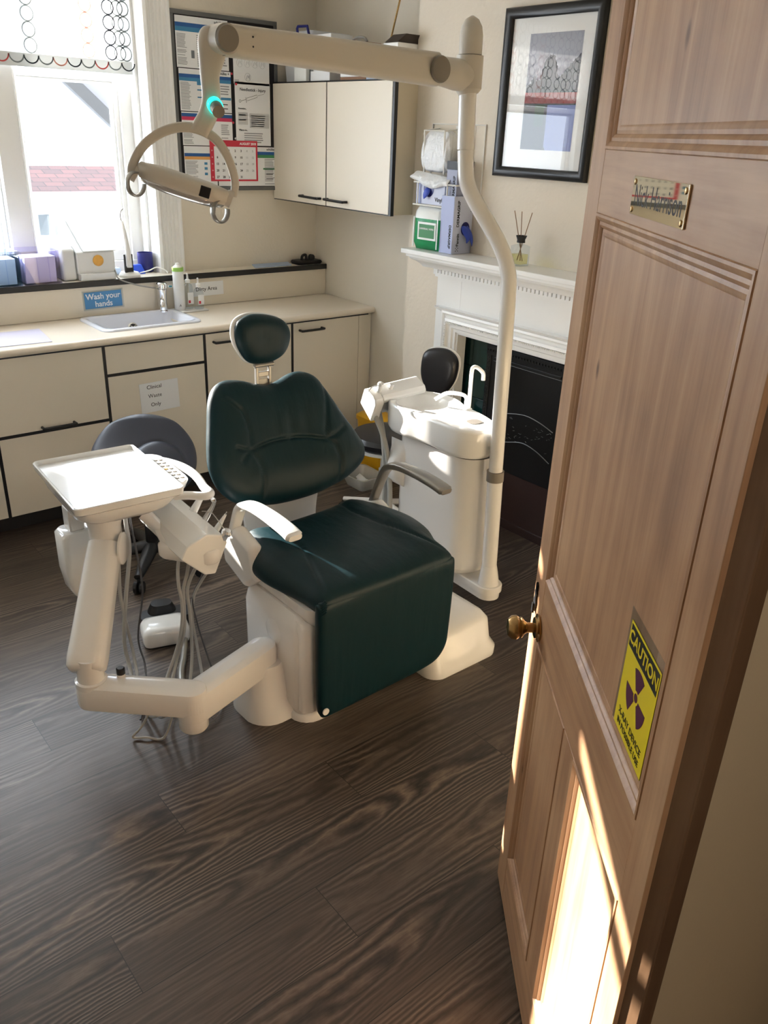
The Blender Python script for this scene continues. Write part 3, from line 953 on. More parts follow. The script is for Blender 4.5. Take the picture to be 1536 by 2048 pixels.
m = MB().tube([(1.86, 4.31, ZL + .006), (1.90, 4.28, ZL + .02), (1.94, 4.27, ZL + .035), (1.98, 4.25, ZL + .02), (1.985, 4.235, ZL + .008)], .003, n=8, sub=6)
tag(m.build('white_cable', 'gloss'), 'thin white cable looping on the sill below the cup', 'cable')
m = MB().obox((2.52, 4.225, ZL + .0006), (.25, 0, 0), (.03, .085, .004), (0, 0, .006))
tag(m.build('folded_leaflets', 'lblue', bevel=.002), 'thin pale leaflets lying on the sill ledge right of centre', 'paper')
gl = thing('goggles_case', 'flat black case with black straps at the right end of the ledge', 'case', (2.9, 4.26, ZL))
MB().loft([rrect(2.90, 4.262, .085, .045, .02, ZL + .0006), rrect(2.90, 4.262, .09, .05, .02, ZL + .012), rrect(2.90, 4.262, .085, .045, .02, ZL + .022)]).build('case_body', 'blackm', gl, ang=50)
m = MB()
m.tube([(2.865, 4.26, ZL + .02), (2.87, 4.262, ZL + .045), (2.895, 4.262, ZL + .05), (2.90, 4.26, ZL + .02)], .008, n=10, sub=5)
m.lathe((2.935, 4.25, ZL + .035), [(.018, 0), (.018, .02)], axis=(0, 1, 0), n=20)
m.build('strap', 'blackm', gl)

# ---- roller blind with rings
bl = thing('roller_blind', 'white translucent roller blind printed with chains of coloured rings', 'blind', (.6, 4.41, 2.02))
MB().box(-.78, 1.952, 4.405, 4.4065, 2.075, 2.53).build('fabric', 'blind', bl, smooth=False)
MB().box(-.78, 1.952, 4.400, 4.408, 2.018, 2.075).build('hem', 'hem', bl, bevel=.002)
m = MB()
cols = [0, 1, 2, 1, 3, 1, 0, 1]
k = 0
x = 1.925
def ring(m, cx, cz, r, w, mi, y=4.4035, n=28):
    a = [m.bm.verts.new((cx + r * math.cos(2 * PI * i / n), y, cz + r * 1.06 * math.sin(2 * PI * i / n))) for i in range(n)]
    c = [m.bm.verts.new((cx + (r - w) * math.cos(2 * PI * i / n), y, cz + (r - w) * 1.06 * math.sin(2 * PI * i / n))) for i in range(n)]
    for i in range(n):
        m.face([a[i], a[(i + 1) % n], c[(i + 1) % n], c[i]], mi)
spec = [(1.925, 1), (1.895, 1), (1.850, 0), (1.738, 3), (1.465, 1), (1.298, 0)]
xx = 1.22
while xx > -.74:
    spec.append((xx, random.choice([0, 1, 2, 3, 0, 1])))
    xx -= random.choice([.05, .09, .075])
for cx, ci in spec:
    for j in range(7):
        ring(m, cx, 2.108 + j * .064, .0315, .0058, ci)
m.build('ring_print', ['bk', 'bg', 'br', 'bp'], bl, smooth=False, recalc=False)
m = MB()
xx, q = 1.93, 0
while xx > -.75:
    n = 18; r = .036; w = .006
    pts = [PI + PI * i / n for i in range(n + 1)]
    a = [m.bm.verts.new((xx + r * math.cos(t), 4.3995, 2.068 + r * math.sin(t))) for t in pts]
    c = [m.bm.verts.new((xx + (r - w) * math.cos(t), 4.3995, 2.068 + (r - w) * math.sin(t))) for t in pts]
    for i in range(n):
        m.face([a[i], a[i + 1], c[i + 1], c[i]], (0, 1, 2, 1, 0, 3, 1)[q % 7])
    q += 1
    xx -= .067
m.build('hem_print', ['bk', 'bg', 'br', 'bp'], bl, smooth=False, recalc=False)

# ---- outside
nb = thing('neighbouring_building', 'white rendered building with a clay tile roof seen through the window', 'building', (2.5, 9.0, -3))
MB().box(-1, 7, 9.0, 12, -3, 1.155).build('wall', 'render', nb)
MB().prism([(-1.2, 8.85, 1.14), (-1.2, 9.5, 1.36), (-1.2, 9.5, 1.30), (-1.2, 8.85, 1.09)], (8.4, 0, 0)).build('roof', 'tiles', nb, smooth=False)
MB().box(-1.2, 7.2, 8.80, 8.85, 1.09, 1.15).build('gutter', mat('dark gutter', srgb(92, 92, 100), .6), nb)
w_ = MB().box(2.60, 3.14, 8.96, 9.01, .60, 1.0).build('window', 'gloss', nb)
MB().box(2.84, 2.95, 8.94, 8.965, .73, .93).build('pane', 'darkglass', w_, smooth=False)
MB().box(2.99, 3.06, 8.94, 8.965, .73, .82).build('pane', 'darkglass', w_, smooth=False)
ev = thing('overhanging_eaves', 'grey timber eaves with pale soffit outside the window top right', 'roof', (2.4, 6.0, -3))
MB().prism([(2.18, 6.0, 2.03), (2.30, 6.0, 2.03), (2.56, 6.0, 1.80), (2.56, 6.0, 1.70)], (0, .05, 0)).build('barge_board', 'timber', ev)
MB().box(2.57, 3.6, 6.055, 6.13, -3, 2.06).build('side_wall', 'render', ev)
MB().prism([(2.29, 6.06, 2.06), (2.62, 6.06, 2.06), (2.62, 6.06, 1.74)], (0, .9, 0)).build('soffit', 'slate', ev)

# ================================================================== noticeboard
nb = thing('notice_board', 'large grey framed noticeboard covered in posters beside the window', 'noticeboard', (2.425, YW, 1.48))
bx0, bx1, bz0, bz1 = 2.118, 2.738, 1.482, 2.318
yb = YW - .018
m = MB(); fw = .020
m.box(bx0, bx1, yb - .004, YW - .0005, bz1 - fw, bz1); m.box(bx0, bx1, yb - .004, YW - .0005, bz0, bz0 + fw)
m.box(bx0, bx0 + fw, yb - .004, YW - .0005, bz0 + fw, bz1 - fw); m.box(bx1 - fw, bx1, yb - .004, YW - .0005, bz0 + fw, bz1 - fw)
m.build('frame', 'alu', nb, bevel=.002)
MB().box(bx0 + fw, bx1 - fw, yb, YW - .001, bz0 + fw, bz1 - fw).build('felt', 'felt', nb)

def poster(label, x0, x1, z0, z1, bars, lines, y=None, txts=(), head='blue1', head2='blue2'):
    y = yb - .0012 if y is None else y
    p = MB().box(x0, x1, y, y + .0009, z0, z1).build('poster', 'paper', smooth=False)
    tag(p, label, 'poster', 'posters on the noticeboard')
    b = MB()
    names = []
    for (a, c, z2, z3, mt) in bars:
        if mt not in names:
            names.append(mt)
        b.box(a, c, y - .0004, y - .0001, z2, z3, names.index(mt))
    if bars:
        b.build('colour_bands', names, p, smooth=False)
    b = MB()
    for (a, c, z2, z3, ln) in lines:
        z = z3
        while z > z2:
            w = (c - a) * random.uniform(.75, 1.0)
            if random.random() > .1:
                b.box(a, a + w, y - .0004, y - .0001, z - ln * .45, z)
            z -= ln
    if lines:
        b.build('printed_lines', 'inkg', p, smooth=False)
    b = MB()
    for (t, px_, pz_, sz, al) in txts:
        b.text(t, (px_, y - .0004, pz_), (1, 0, 0), (0, 0, 1), sz, align=al, bold=.0004, extr=.0002)
    if txts:
        b.build('lettering', 'ink', p, smooth=False)
    return p
cx0, cx1 = 2.145, 2.440
poster('top left poster with wide two tone blue banner on the noticeboard', cx0, cx1, 2.066, 2.293,
       [(cx0, cx1, 2.246, 2.264, 'blue1'), (cx0, cx1, 2.226, 2.246, 'blue2'), (2.227, 2.245, 2.11, 2.145, 'screen'), (2.40, 2.404, 2.10, 2.13, 'ink')],
       [(cx0 + .006, 2.205, 2.08, 2.215, .0058), (2.26, 2.31, 2.08, 2.215, .009), (2.33, 2.43, 2.08, 2.20, .012)], txts=[('schülke +', cx1 - .008, 2.279, .018, 'RIGHT')])
poster('second poster down at left with blue banner and small blue labels', cx0 + .006, cx1 + .008, 1.868, 2.062,
       [(cx0 + .006, cx1 + .008, 2.022, 2.038, 'blue1'), (cx0 + .006, cx1 + .008, 2.006, 2.022, 'blue2'), (2.25, 2.29, 1.99, 2.006, 'blue2'), (2.25, 2.29, 1.965, 1.971, 'blue2'), (2.25, 2.29, 1.931, 1.937, 'blue2'), (2.385, 2.445, 1.928, 1.94, 'blue2'), (2.395, 2.425, 1.905, 1.909, 'ink'), (2.395, 2.425, 1.885, 1.889, 'ink')],
       [(cx0 + .012, 2.215, 1.875, 2.0, .0058), (2.385, 2.44, 1.95, 1.995, .012)], txts=[('schülke +', cx1, 2.051, .018, 'RIGHT')])
poster('third poster down at left with blue and pink bands', cx0 + .008, cx1 + .008, 1.706, 1.864,
       [(cx0 + .008, cx1 + .008, 1.842, 1.858, 'blue1'), (cx0 + .008, cx1 + .008, 1.825, 1.842, 'pink'), (2.37, cx1 + .006, 1.72, 1.727, 'pink')],
       [(cx0 + .014, 2.22, 1.715, 1.815, .0058), (2.38, 2.43, 1.74, 1.81, .009)])
poster('bottom left poster with blue and orange bands and picture boxes', cx0 + .010, 2.345, 1.507, 1.702,
       [(cx0 + .012, 2.345, 1.652, 1.668, 'blue1'), (cx0 + .012, 2.345, 1.637, 1.652, 'orange'), (2.27, 2.288, 1.612, 1.624, 'blue2'), (2.27, 2.288, 1.587, 1.6, 'blue2'), (2.27, 2.288, 1.56, 1.573, 'blue2')],
       [(cx0 + .016, 2.235, 1.515, 1.630, .0062)])
poster('bottom right poster with blue and green bands half behind the cupboard', 2.352, 2.716, 1.505, 1.705,
       [(2.56, 2.716, 1.666, 1.682, 'blue1'), (2.56, 2.716, 1.650, 1.666, 'green'), (2.635, 2.716, 1.59, 1.598, 'green'), (2.655, 2.70, 1.565, 1.568, 'ink'), (2.655, 2.70, 1.54, 1.543, 'ink')],
       [(2.645, 2.71, 1.51, 1.645, .008)], txts=[('schülke', 2.71, 1.694, .017, 'RIGHT')])
p = poster('upper right sheet of small hand washing pictures on the noticeboard', 2.466, 2.686, 2.010, 2.268, [], [(2.47, 2.50, 2.02, 2.03, .006)])
b = MB()
for r_ in range(3):
    for c_ in range(4):
        if r_ == 2 and c_ not in (1, 2):
            continue
        q = (2.505 + c_ * .046, yb - .0014, 2.165 - r_ * .055) if r_ < 2 else (2.552 + (c_ - 1) * .0, yb - .0014, 2.045)
        b.tube([(q[0] + .018 * math.cos(t), q[1], q[2] + .019 * math.sin(t)) for t in [i * PI / 9 for i in range(18)]], .0009, n=5, closed=True)
        b.tube([(q[0] - .008, q[1], q[2] - .010), (q[0] - .003, q[1], q[2] + .009), (q[0] + .003, q[1], q[2] - .002), (q[0] + .008, q[1], q[2] + .010), (q[0] + .010, q[1], q[2] - .009)], .0016, n=5)
b.build('picture_outlines', 'paperb', p, smooth=False)
p = poster('Needlestick Injury sheet with syringe drawing in the middle right', 2.470, 2.688, 1.712, 2.020,
           [(2.485, 2.545, 1.815, 1.875, 'paperb'), (2.556, 2.678, 1.800, 1.872, 'paperb')], [(2.49, 2.54, 1.83, 1.865, .012), (2.565, 2.67, 1.81, 1.862, .010), (2.52, 2.64, 1.722, 1.775, .011)],
           txts=[('Needlestick - Injury', 2.580, 1.985, .020, 'CENTER'), ('Prevention...', 2.488, 1.893, .010, 'LEFT'), ('What to do...', 2.488, 1.788, .010, 'LEFT')])
b = MB()
yy = yb - .0016
b.tube([(2.508, yy, 1.930), (2.536, yy, 1.938)], .0009, n=6); b.tube([(2.536, yy, 1.948), (2.540, yy, 1.922)], .001, n=6)
b.tube([(2.542, yy, 1.945), (2.605, yy, 1.963), (2.608, yy, 1.952), (2.545, yy, 1.932)], .0008, n=6, closed=True)
b.tube([(2.608, yy, 1.958), (2.650, yy, 1.970)], .0006, n=6)
b.tube([(2.500 + .006 * math.cos(t), yy, 1.929 + .007 * math.sin(t)) for t in [i * .7 for i in range(9)]], .0008, n=6, closed=True)
b.build('syringe_drawing', 'ink', p, smooth=False)
cal = MB().box(2.305, 2.598, yb - .0060, yb - .0022, 1.530, 1.735).build('wall_calendar', 'red', bevel=.001)
tag(cal, 'red bordered August 2018 month calendar pinned low on the noticeboard', 'calendar')
MB().box(2.328, 2.586, yb - .0066, yb - .0061, 1.539, 1.704).build('date_sheet', 'paper', cal, smooth=False)
b = MB()
b.text('AUGUST 2018', (2.588, yb - .0062, 1.719), (1, 0, 0), (0, 0, 1), .0165, align='RIGHT', bold=.0005)
for k, wk in enumerate(('31', '32', '33', '34', '35')):
    b.text(wk, (2.316, yb - .0062, 1.683 - k * .033), (1, 0, 0), (0, 0, 1), .009)
b.build('heading', 'paper', cal, smooth=False)
b = MB(); b2 = MB()
for d_ in range(1, 32):
    k = d_ + 1
    r_, c_ = divmod(k, 7)
    (b2 if c_ > 4 else b).text(str(d_), (2.347 + c_ * .0365, yb - .0068, 1.683 - r_ * .033), (1, 0, 0), (0, 0, 1), .0155, bold=.0005 if c_ < 5 else 0)
b.build('dates', 'ink', cal, smooth=False)
b2.build('weekend_dates', 'inkg', cal, smooth=False)
for px_, pz_, mt in ((2.453, 2.055, 'red'), (2.478, 2.008, 'red'), (2.452, 1.822, 'red'), (2.463, 1.745, 'steel')):
    q = MB().lathe((px_, yb - .002, pz_), [(.005, 0), (.006, .003), (.003, .007)], axis=(0, -1, 0), n=14).build('push_pin', mt)
    tag(q, {2.453: 'red push pin at the top right of the second blue poster', 2.478: 'red push pin at the top left of the Needlestick sheet', 2.452: 'red push pin by the pink banded poster', 2.463: 'silver push pin just above the red calendar'}[px_], 'pin')

# ================================================================== wall cupboard
XD = 2.71
wc = thing('wall_cupboard', 'cream two door wall cupboard with black edges in the alcove', 'cupboard', (2.86, 3.78, 1.436))
MB().box(XD + .02, XR - .001, 3.268, YW - .003, 1.437, 2.026).build('carcass', 'carcass', wc, bevel=.001)
m = MB()
m.box(XD, XD + .020, 3.258, 3.274, 1.434, 2.030); m.box(XD, XR - .01, 3.262, YW - .01, 2.0265, 2.031); m.box(XD + .001, XD + .018, 3.27, 4.312, 1.434, 1.4375)
m.box(XD + .002, XD + .018, 3.792, 3.804, 1.437, 2.026)
m.build('edging', 'black', wc)
for y0, y1, h0, h1 in ((3.8025, 4.312, 3.845, 4.010), (3.275, 3.7935, 3.612, 3.778)):
    d_ = MB().box(XD - .001, XD + .019, y0, y1, 1.439, 2.0245).build('door', 'laminate', wc, bevel=.0015)
    MB().tube([(XD, h0, 1.471), (XD - .022, h0, 1.471), (XD - .030, h0 + .012, 1.471), (XD - .030, h1 - .012, 1.473), (XD - .022, h1, 1.473), (XD, h1, 1.473)], .0068, n=10, sub=4).build('handle', 'black', d_)
m = MB().box(2.90, 2.93, 3.235, 3.2672, 1.865, 1.905)
tag(m.build('cable_clip', 'gloss', bevel=.004), 'small white block fixed to the side of the wall cupboard', 'socket')

ZT = 2.0315
def cupthing(name, label, cat, mt, x0, x1, y0, y1, h, bevel=.002):
    o = MB().box(x0, x1, y0, y1, ZT, ZT + h).build(name, mt, bevel=bevel)
    return tag(o, label, cat)
st = thing('storage_crate', 'frosted plastic crate with navy clip handle on top of the wall cupboard', 'box', (2.87, 4.13, ZT))
MB().loft([rrect(2.878, 4.145, .108, .125, .02, ZT + .0002), rrect(2.878, 4.145, .122, .145, .02, ZT + .215), rrect(2.878, 4.145, .127, .152, .02, ZT + .218), rrect(2.878, 4.145, .127, .152, .02, ZT + .235)]).build('tub', mat('frosted plastic', srgb(214, 216, 220), .4), st, ang=50)
MB().tube([(2.737, 4.09, ZT + .20), (2.728, 4.09, ZT + .243), (2.728, 4.08, ZT + .253), (2.728, 3.998, ZT + .250), (2.737, 3.99, ZT + .20)], .007, n=10).build('handle', 'navy', st)
o = cupthing('packet_box', 'small clear fronted packet standing on the wall cupboard beside the crate', 'box', 'whitep', 2.714, 2.737, 3.99, 4.10, .13)
o = cupthing('white_carton', 'flat white carton at the bottom of the pair on the cupboard', 'box', 'paper', 2.725, 2.84, 3.795, 3.965, .045)
o = MB().box(2.735, 2.87, 3.80, 3.955, ZT + .0455, ZT + .21).build('white_carton', 'paper', bevel=.002)
tag(o, 'taller white carton stacked on the flat one on the cupboard', 'box')
gd = thing('pressure_monitor', 'white monitor with grey screen in brown card on the wall cupboard', 'monitor', (2.79, 3.62, ZT))
MB().box(2.735, 2.83, 3.515, 3.72, ZT + .0003, ZT + .16).build('card_sleeve', 'tan', gd, bevel=.003)
MB().box(2.728, 2.7348, 3.535, 3.71, ZT + .014, ZT + .15).build('face_panel', 'gloss', gd, bevel=.003)
MB().box(2.725, 2.7278, 3.625, 3.70, ZT + .040, ZT + .12).build('screen', 'screen', gd, bevel=.003)
MB().lathe((2.727, 3.595, ZT + .07), [(.009, 0), (.009, .003)], axis=(-1, 0, 0), n=18).build('button', 'blackm', gd)
MB().lathe((2.727, 3.565, ZT + .07), [(.006, 0), (.006, .003)], axis=(-1, 0, 0), n=18).build('button', 'screen', gd)
cupthing('pale_blue_box', 'pale blue box on the wall cupboard right of the monitor', 'box', 'lblue', 2.735, 2.90, 3.345, 3.51, .12)
o = cupthing('grey_box', 'flat grey box at the right end of the wall cupboard top', 'box', 'paperb', 2.74, 2.99, 3.275, 3.342, .03)
b = MB(); b.text('VN', (2.7395, 3.325, ZT + .015), (0, -1, 0), (0, 0, 1), .028, bold=.001); b.build('lettering', 'ink', o, smooth=False)
lk = thing('grey_case', 'white lidded case with dark brown top near the chimney breast', 'case', (2.86, 3.30, ZT + .15))
o_ = MB().box(2.745, 2.99, 3.29, 3.40, ZT + .1205, ZT + .15).build('case_body', 'gloss', lk, bevel=.004)
MB().prism([(2.745, 3.39, ZT + .151), (2.78, 3.37, ZT + .185), (2.99, 3.37, ZT + .185), (2.99, 3.39, ZT + .151)], (0, -.095, 0)).build('lid', mat('dark brown lid', srgb(62, 52, 46), .5), lk)
m = MB().tube([(2.90, 3.60, ZT + .002), (2.93, 3.44, 2.58)], .0045, n=8)
tag(m.build('thin_rod', 'brass'), 'thin brass coloured rod leaning up the alcove wall from the cupboard top', 'rod')
m = MB().tube([(2.76, 3.66, ZT + .163), (2.76, 3.64, ZT + .18), (2.76, 3.60, ZT + .185), (2.76, 3.56, ZT + .18), (2.76, 3.54, ZT + .163)], .006, n=10, sub=4)
tag(m.build('coiled_tube', 'greycap'), 'grey curved tube lying over the monitor on the cupboard', 'tube')

# ================================================================== mantelpiece and fireplace
mp = thing('mantelpiece', 'white painted mantelpiece with dentil moulding on the chimney breast', 'mantelpiece', (2.80, 2.45, 0))
xo = 2.82
m = MB()
m.box(xo, XB - .0005, 2.842, 3.010, 0, 1.215); m.box(xo, XB - .0005, 1.89, 2.058, 0, 1.215); m.box(xo, XB - .0005, 2.058, 2.842, .926, 1.215)
m.build('board', 'gloss', mp, bevel=.002)
MB().box(2.672, XB - .0005, 1.78, 3.125, 1.283, 1.305).build('shelf', 'gloss', mp, bevel=.004)
m = MB()
pr = [(XB - .001, 1.2825), (2.690, 1.2825), (2.690, 1.270), (2.700, 1.268), (2.706, 1.258), (2.725, 1.250), (2.742, 1.236), (2.748, 1.226), (2.752, 1.2245), (XB - .001, 1.2245)]
def mould(prf, y0, y1, inset):
    # returns both ends mitred back to the wall by the projection of each point
    ra = [V((x, y1 - (x - 2.69) * inset, z)) for x, z in prf]
    rb = [V((x, y0 + (x - 2.69) * inset, z)) for x, z in prf]
    return [rb, ra]
m.loft(mould(pr, 1.80, 3.105, 1.0))
m.build('cornice_moulding', 'gloss', mp, ang=25)
m = MB()
m.box(2.785, xo, 1.90, 3.005, 1.193, 1.224)
y = 1.905
while y < 2.985:
    m.box(2.772, 2.786, y, y + .0165, 1.203, 1.2235)
    y += .0235
m.box(2.795, xo, 1.90, 3.003, 1.182, 1.193)
m.build('dentil_course', 'gloss', mp)
m = MB()
prf = [(0, 0), (0, .018), (.012, .022), (.020, .014), (.030, .012), (.034, .026), (.046, .030), (.052, .020), (.058, .016), (.074, .016), (.080, .008), (.094, .008), (.100, -.02), (.104, -.06)]
# profile: t from outside edge inwards, height off the board
y0, y1, z1 = 1.952, 2.948, 1.030
rings = []
for t, h in prf:
    rings.append([V((xo - h, y1 - t, -.0)), V((xo - h, y1 - t, z1 - t)), V((xo - h, y0 + t, z1 - t)), V((xo - h, y0 + t, 0))])
R = [[m.bm.verts.new(p) for p in r] for r in rings]
for a, b in zip(R[:-1], R[1:]):
    for k in range(3):
        m.face([a[k], a[k + 1], b[k + 1], b[k]])
m.build('opening_architrave', 'gloss', mp, ang=20)
m = MB()
m.prism([(xo, 2.975, 1.018), (xo - .030, 2.985, 1.034), (xo - .036, 2.985, 1.044), (xo, 2.985, 1.044)], (0, -1.07, 0))
m.build('opening_cornice', 'gloss', mp, ang=20)
m = MB()
y = 1.99
while y < 2.91:
    m.lathe((xo - .030, y, .978), [(.0042, 0), (.003, .004)], axis=(-1, 0, 0), n=6)
    y += .0105
z = .02
while z < .975:
    m.lathe((xo - .030, 2.9085, z), [(.0042, 0), (.003, .004)], axis=(-1, 0, 0), n=6)
    z += .0105
m.build('bead_trim', 'gloss', mp)

fp = thing('fireplace_insert', 'black cast iron fireplace insert with dark green tiles', 'fireplace', (2.95, 2.45, 0))
for y0, y1 in ((2.705, 2.872), (2.03, 2.195)):
    m = MB()
    for k in range(6):
        m.box(2.899, 2.91, y0, y1, .008 + k * .1525, .008 + k * .1525 + .149)
    m.build('tile_panel', 'greentile', fp, bevel=.002)
m = MB()
m.box(2.91, 2.93, 2.025, 2.875, 0, .925)
m.box(2.892, 2.915, 2.675, 2.703, 0, .92); m.box(2.892, 2.915, 2.197, 2.225, 0, .92)
m.box(2.886, 2.915, 2.197, 2.703, .855, .90)
m.box(2.896, 2.915, 2.225, 2.675, .30, .855)
m.box(2.890, 2.915, 2.245, 2.655, .835, .845)
y = 2.21
while y < 2.70:
    m.lathe((2.886, y, .878), [(.007, 0), (.004, .005)], axis=(-1, 0, 0), n=8)
    y += .018
z = .10
while z < .84:
    m.lathe((2.892, 2.689, z), [(.006, 0), (.003, .004)], axis=(-1, 0, 0), n=8)
    z += .018
m.build('iron_front', 'iron', fp, bevel=.0015)
m = MB()
for zz, a in ((.60, .035), (.455, .05)):
    m.tube([(2.8935, 2.62, zz - .03), (2.890, 2.52, zz), (2.888, 2.42, zz + a * .5), (2.888, 2.33, zz + a * .2), (2.890, 2.25, zz - a * .5)], .0022, n=6, sub=8)
random.seed(3)
for _ in range(46):
    y, z = random.uniform(2.25, 2.62), random.uniform(.47, .585)
    d_ = random.uniform(.004, .012)
    m.tube([(2.8945, y, z), (2.8935, y + d_, z + random.uniform(-.008, .008))], random.uniform(.0006, .0014), n=5)
m.tube([(2.8945, 2.66, .828), (2.8945, 2.24, .828)], .0012, n=5)
m.build('worn_relief', mat('worn silver highlights', srgb(120, 122, 124), .4, metal=.5), fp)
MB().box(2.905, 2.96, 2.22, 2.68, 0, .30).build('ash_pit', 'hearth', fp)
MB().box(2.895, 2.906, 2.225, 2.675, 0, .045).build('fender_lip', 'hearth', fp, bevel=.003)
bb = MB().box(XR - .014, XR - .0005, 3.287, 3.74, .0005, .12).build('baseboard_right', 'gloss', bevel=.003); struct(bb)

# ---- things on the mantel shelf
ZM = 1.3055
wp = thing('wipes_pack', 'green and white wipes packet standing on the left end of the mantel shelf', 'packet', (2.775, 3.02, ZM))
m = MB()
pts = []
m.loft([rrect(2.775, 3.015, .030, .092, .028, ZM + .0003, a=(1, .10, 0), b=(-.10, 1, 0)), rrect(2.775, 3.015, .046, .098, .036, ZM + .03, a=(1, .1, 0), b=(-.1, 1, 0)), rrect(2.778, 3.018, .048, .094, .036, ZM + .14, a=(1, .1, 0), b=(-.1, 1, 0))], cap=True)
m.build('wrapper', 'greenp', wp, ang=80)
MB().loft([rrect(2.778, 3.018, .049, .095, .036, ZM + .139, a=(1, .1, 0), b=(-.1, 1, 0)), rrect(2.78, 3.02, .044, .090, .032, ZM + .170, a=(1, .1, 0), b=(-.1, 1, 0)), rrect(2.785, 3.02, .030, .084, .026, ZM + .190, a=(1, .1, 0), b=(-.1, 1, 0))]).build('top_fold', 'whitep', wp, ang=80)
n_ = V((-1, -.1, 0)).normalized(); u_ = V((.1, -1, 0)).normalized()
o = V((2.728, 3.005, ZM + .085))
m = MB(); m.obox(o - u_ * .058 - V((0, 0, .040)) , u_ * .116, V((0, 0, .080)), n_ * .004)
fl = m.build('flap_lid', 'whitep', wp, bevel=.003)
m = MB(); m.obox(o - u_ * .048 - V((0, 0, .030)) + n_ * .0042, u_ * .096, V((0, 0, .060)), n_ * .001)
m.build('green_label', 'green', fl, smooth=False)
m = MB(); m.text('UNIVERSAL WIPES', o + n_ * .0056 + V((0, 0, .010)), u_, (0, 0, 1), .011, bold=.0002)
m.build('lettering', 'paper', fl, smooth=False)
for y in (3.10, 2.935):
    m = MB(); m.obox(V((2.7258, y, ZM + .01)), V((.0, -.006, 0)), V((0, 0, .135)), n_ * .003)
    m.build('white_stripe', 'whitep', wp)

gb = thing('glove_carton', 'tall lilac glove carton standing on end on the mantel shelf behind the pole', 'box', (2.795, 2.885, ZM))
g0 = (2.735, 2.838, 2.857, 2.925)
MB().box(2.735, 2.855, 2.838, 2.925, ZM, ZM + .25).build('carton', 'gloveside', gb, bevel=.002)
MB().box(2.7340, 2.7348, 2.840, 2.923, ZM + .002, ZM + .248).build('printed_side', 'glovebox', gb, smooth=False)
m = MB()
m.text('DERMAGRIP', (2.7336, 2.858, ZM + .075), (0, 0, -1), (0, -1, 0), .019, bold=.0006)
m.text('DERMAGRIP', (2.764, 2.8376, ZM + .175), (0, 0, 1), (-1, 0, 0), .021, bold=.0006)
m.text('Fannin', (2.768, 2.8376, ZM + .062), (0, 0, 1), (-1, 0, 0), .021, bold=.0005)
m.text('Vinyl', (2.845, 2.8376, ZM + .20), (0, 0, 1), (-1, 0, 0), .017)
for a, b in ((0, 0), (.007, .006), (-.007, .006), (0, .012), (.007, -.006), (-.007, -.006)):
    m.lathe((2.766 + a, 2.8378, ZM + .020 + b), [(.0028, 0), (.0028, .0004)], axis=(0, -1, 0), n=4)
m.build('lettering', 'ink', gb, smooth=False)
MB().lathe((2.812, 2.8378, ZM + .110), [(.030, 0), (.030, .0005)], axis=(0, -1, 0), n=28, sx=.9).build('opening', 'navy', gb, smooth=False)
m = MB()
m.tube([(2.80, 2.838, ZM + .12), (2.80, 2.822, ZM + .10), (2.808, 2.812, ZM + .075), (2.80, 2.81, ZM + .05)], [.012, .019, .015, .003], n=10, sub=4, flat=.5)
m.tube([(2.82, 2.838, ZM + .12), (2.828, 2.820, ZM + .09), (2.834, 2.812, ZM + .06), (2.838, 2.812, ZM + .035)], [.012, .016, .012, .002], n=10, sub=4, flat=.5)
m.build('glove_tuft', 'glove', gb)

rk = thing('wire_rack', 'white wire rack fixed to the chimney breast above the mantel shelf', 'rack', (2.80, 2.96, 1.50))
m = MB(); r = .0035
for z in (1.502, 1.60):
    m.tube([(XB - .002, 3.13, z), (2.742, 3.13, z), (2.742, 2.845, z), (XB - .002, 2.845, z)], r, n=8)
m.tube([(XB - .004, 3.145, 1.502), (XB - .004, 3.145, 1.85), (XB - .004, 2.80, 1.85), (XB - .004, 2.80, 1.502)], r, n=8)
m.tube([(2.742, 3.10, 1.502), (2.742, 3.10, 1.60)], r, n=8)
m.tube([(2.742, 2.90, 1.502), (2.742, 2.90, 1.60)], r, n=8)
m.tube([(2.775, 3.10, 1.64), (2.765, 3.10, 1.82), (2.765, 2.965, 1.82), (2.775, 2.965, 1.64)], .0045, n=8)
m.tube([(XB - .003, 3.10, 1.83), (2.765, 3.10, 1.82)], r, n=8); m.tube([(XB - .003, 2.965, 1.83), (2.765, 2.965, 1.82)], r, n=8)
m.build('wires', 'wire', rk)
MB().box(XB - .0035, XB - .0005, 2.865, 2.99, 1.70, 1.845).build('back_plate', 'wire', rk, bevel=.001)
gc = thing('glove_carton', 'lilac glove carton with round opening held in the wire rack', 'box', (2.80, 3.03, 1.506))
MB().box(2.752, 2.845, 2.926, 3.122, 1.5065, 1.618).build('carton', 'gloveside', gc, bevel=.002)
MB().box(2.7508, 2.7518, 3.085, 3.12, 1.508, 1.617).build('printed_end', 'glovebox', gc, smooth=False)
MB().lathe((2.7515, 3.035, 1.575), [(.036, 0), (.036, .0006)], axis=(-1, 0, 0), n=28).build('opening', 'navy', gc, smooth=False)
MB().tube([(2.76, 3.04, 1.58), (2.742, 3.035, 1.565), (2.738, 3.045, 1.545), (2.736, 3.05, 1.53)], [.010, .017, .013, .002], n=10, sub=4, flat=.5).build('glove_tuft', 'glove', gc)
m = MB(); m.text('Vinyl', (2.7512, 2.965, 1.530), (0, -1, 0), (0, 0, 1), .026, bold=.0004); m.build('lettering', 'ink', gc, smooth=False)
gc = thing('glove_carton', 'grey lilac glove carton with dark lettering at the right of the wire rack', 'box', (2.80, 2.885, 1.506))
MB().box(2.752, 2.845, 2.852, 2.920, 1.5065, 1.665).build('carton', mat('grey lilac carton', srgb(160, 166, 190), .5), gc, bevel=.002)
m = MB(); m.text('DERMAGRIP', (2.7512, 2.868, 1.585), (0, 0, 1), (0, 1, 0), .020, bold=.0006); m.build('lettering', 'ink', gc, smooth=False)
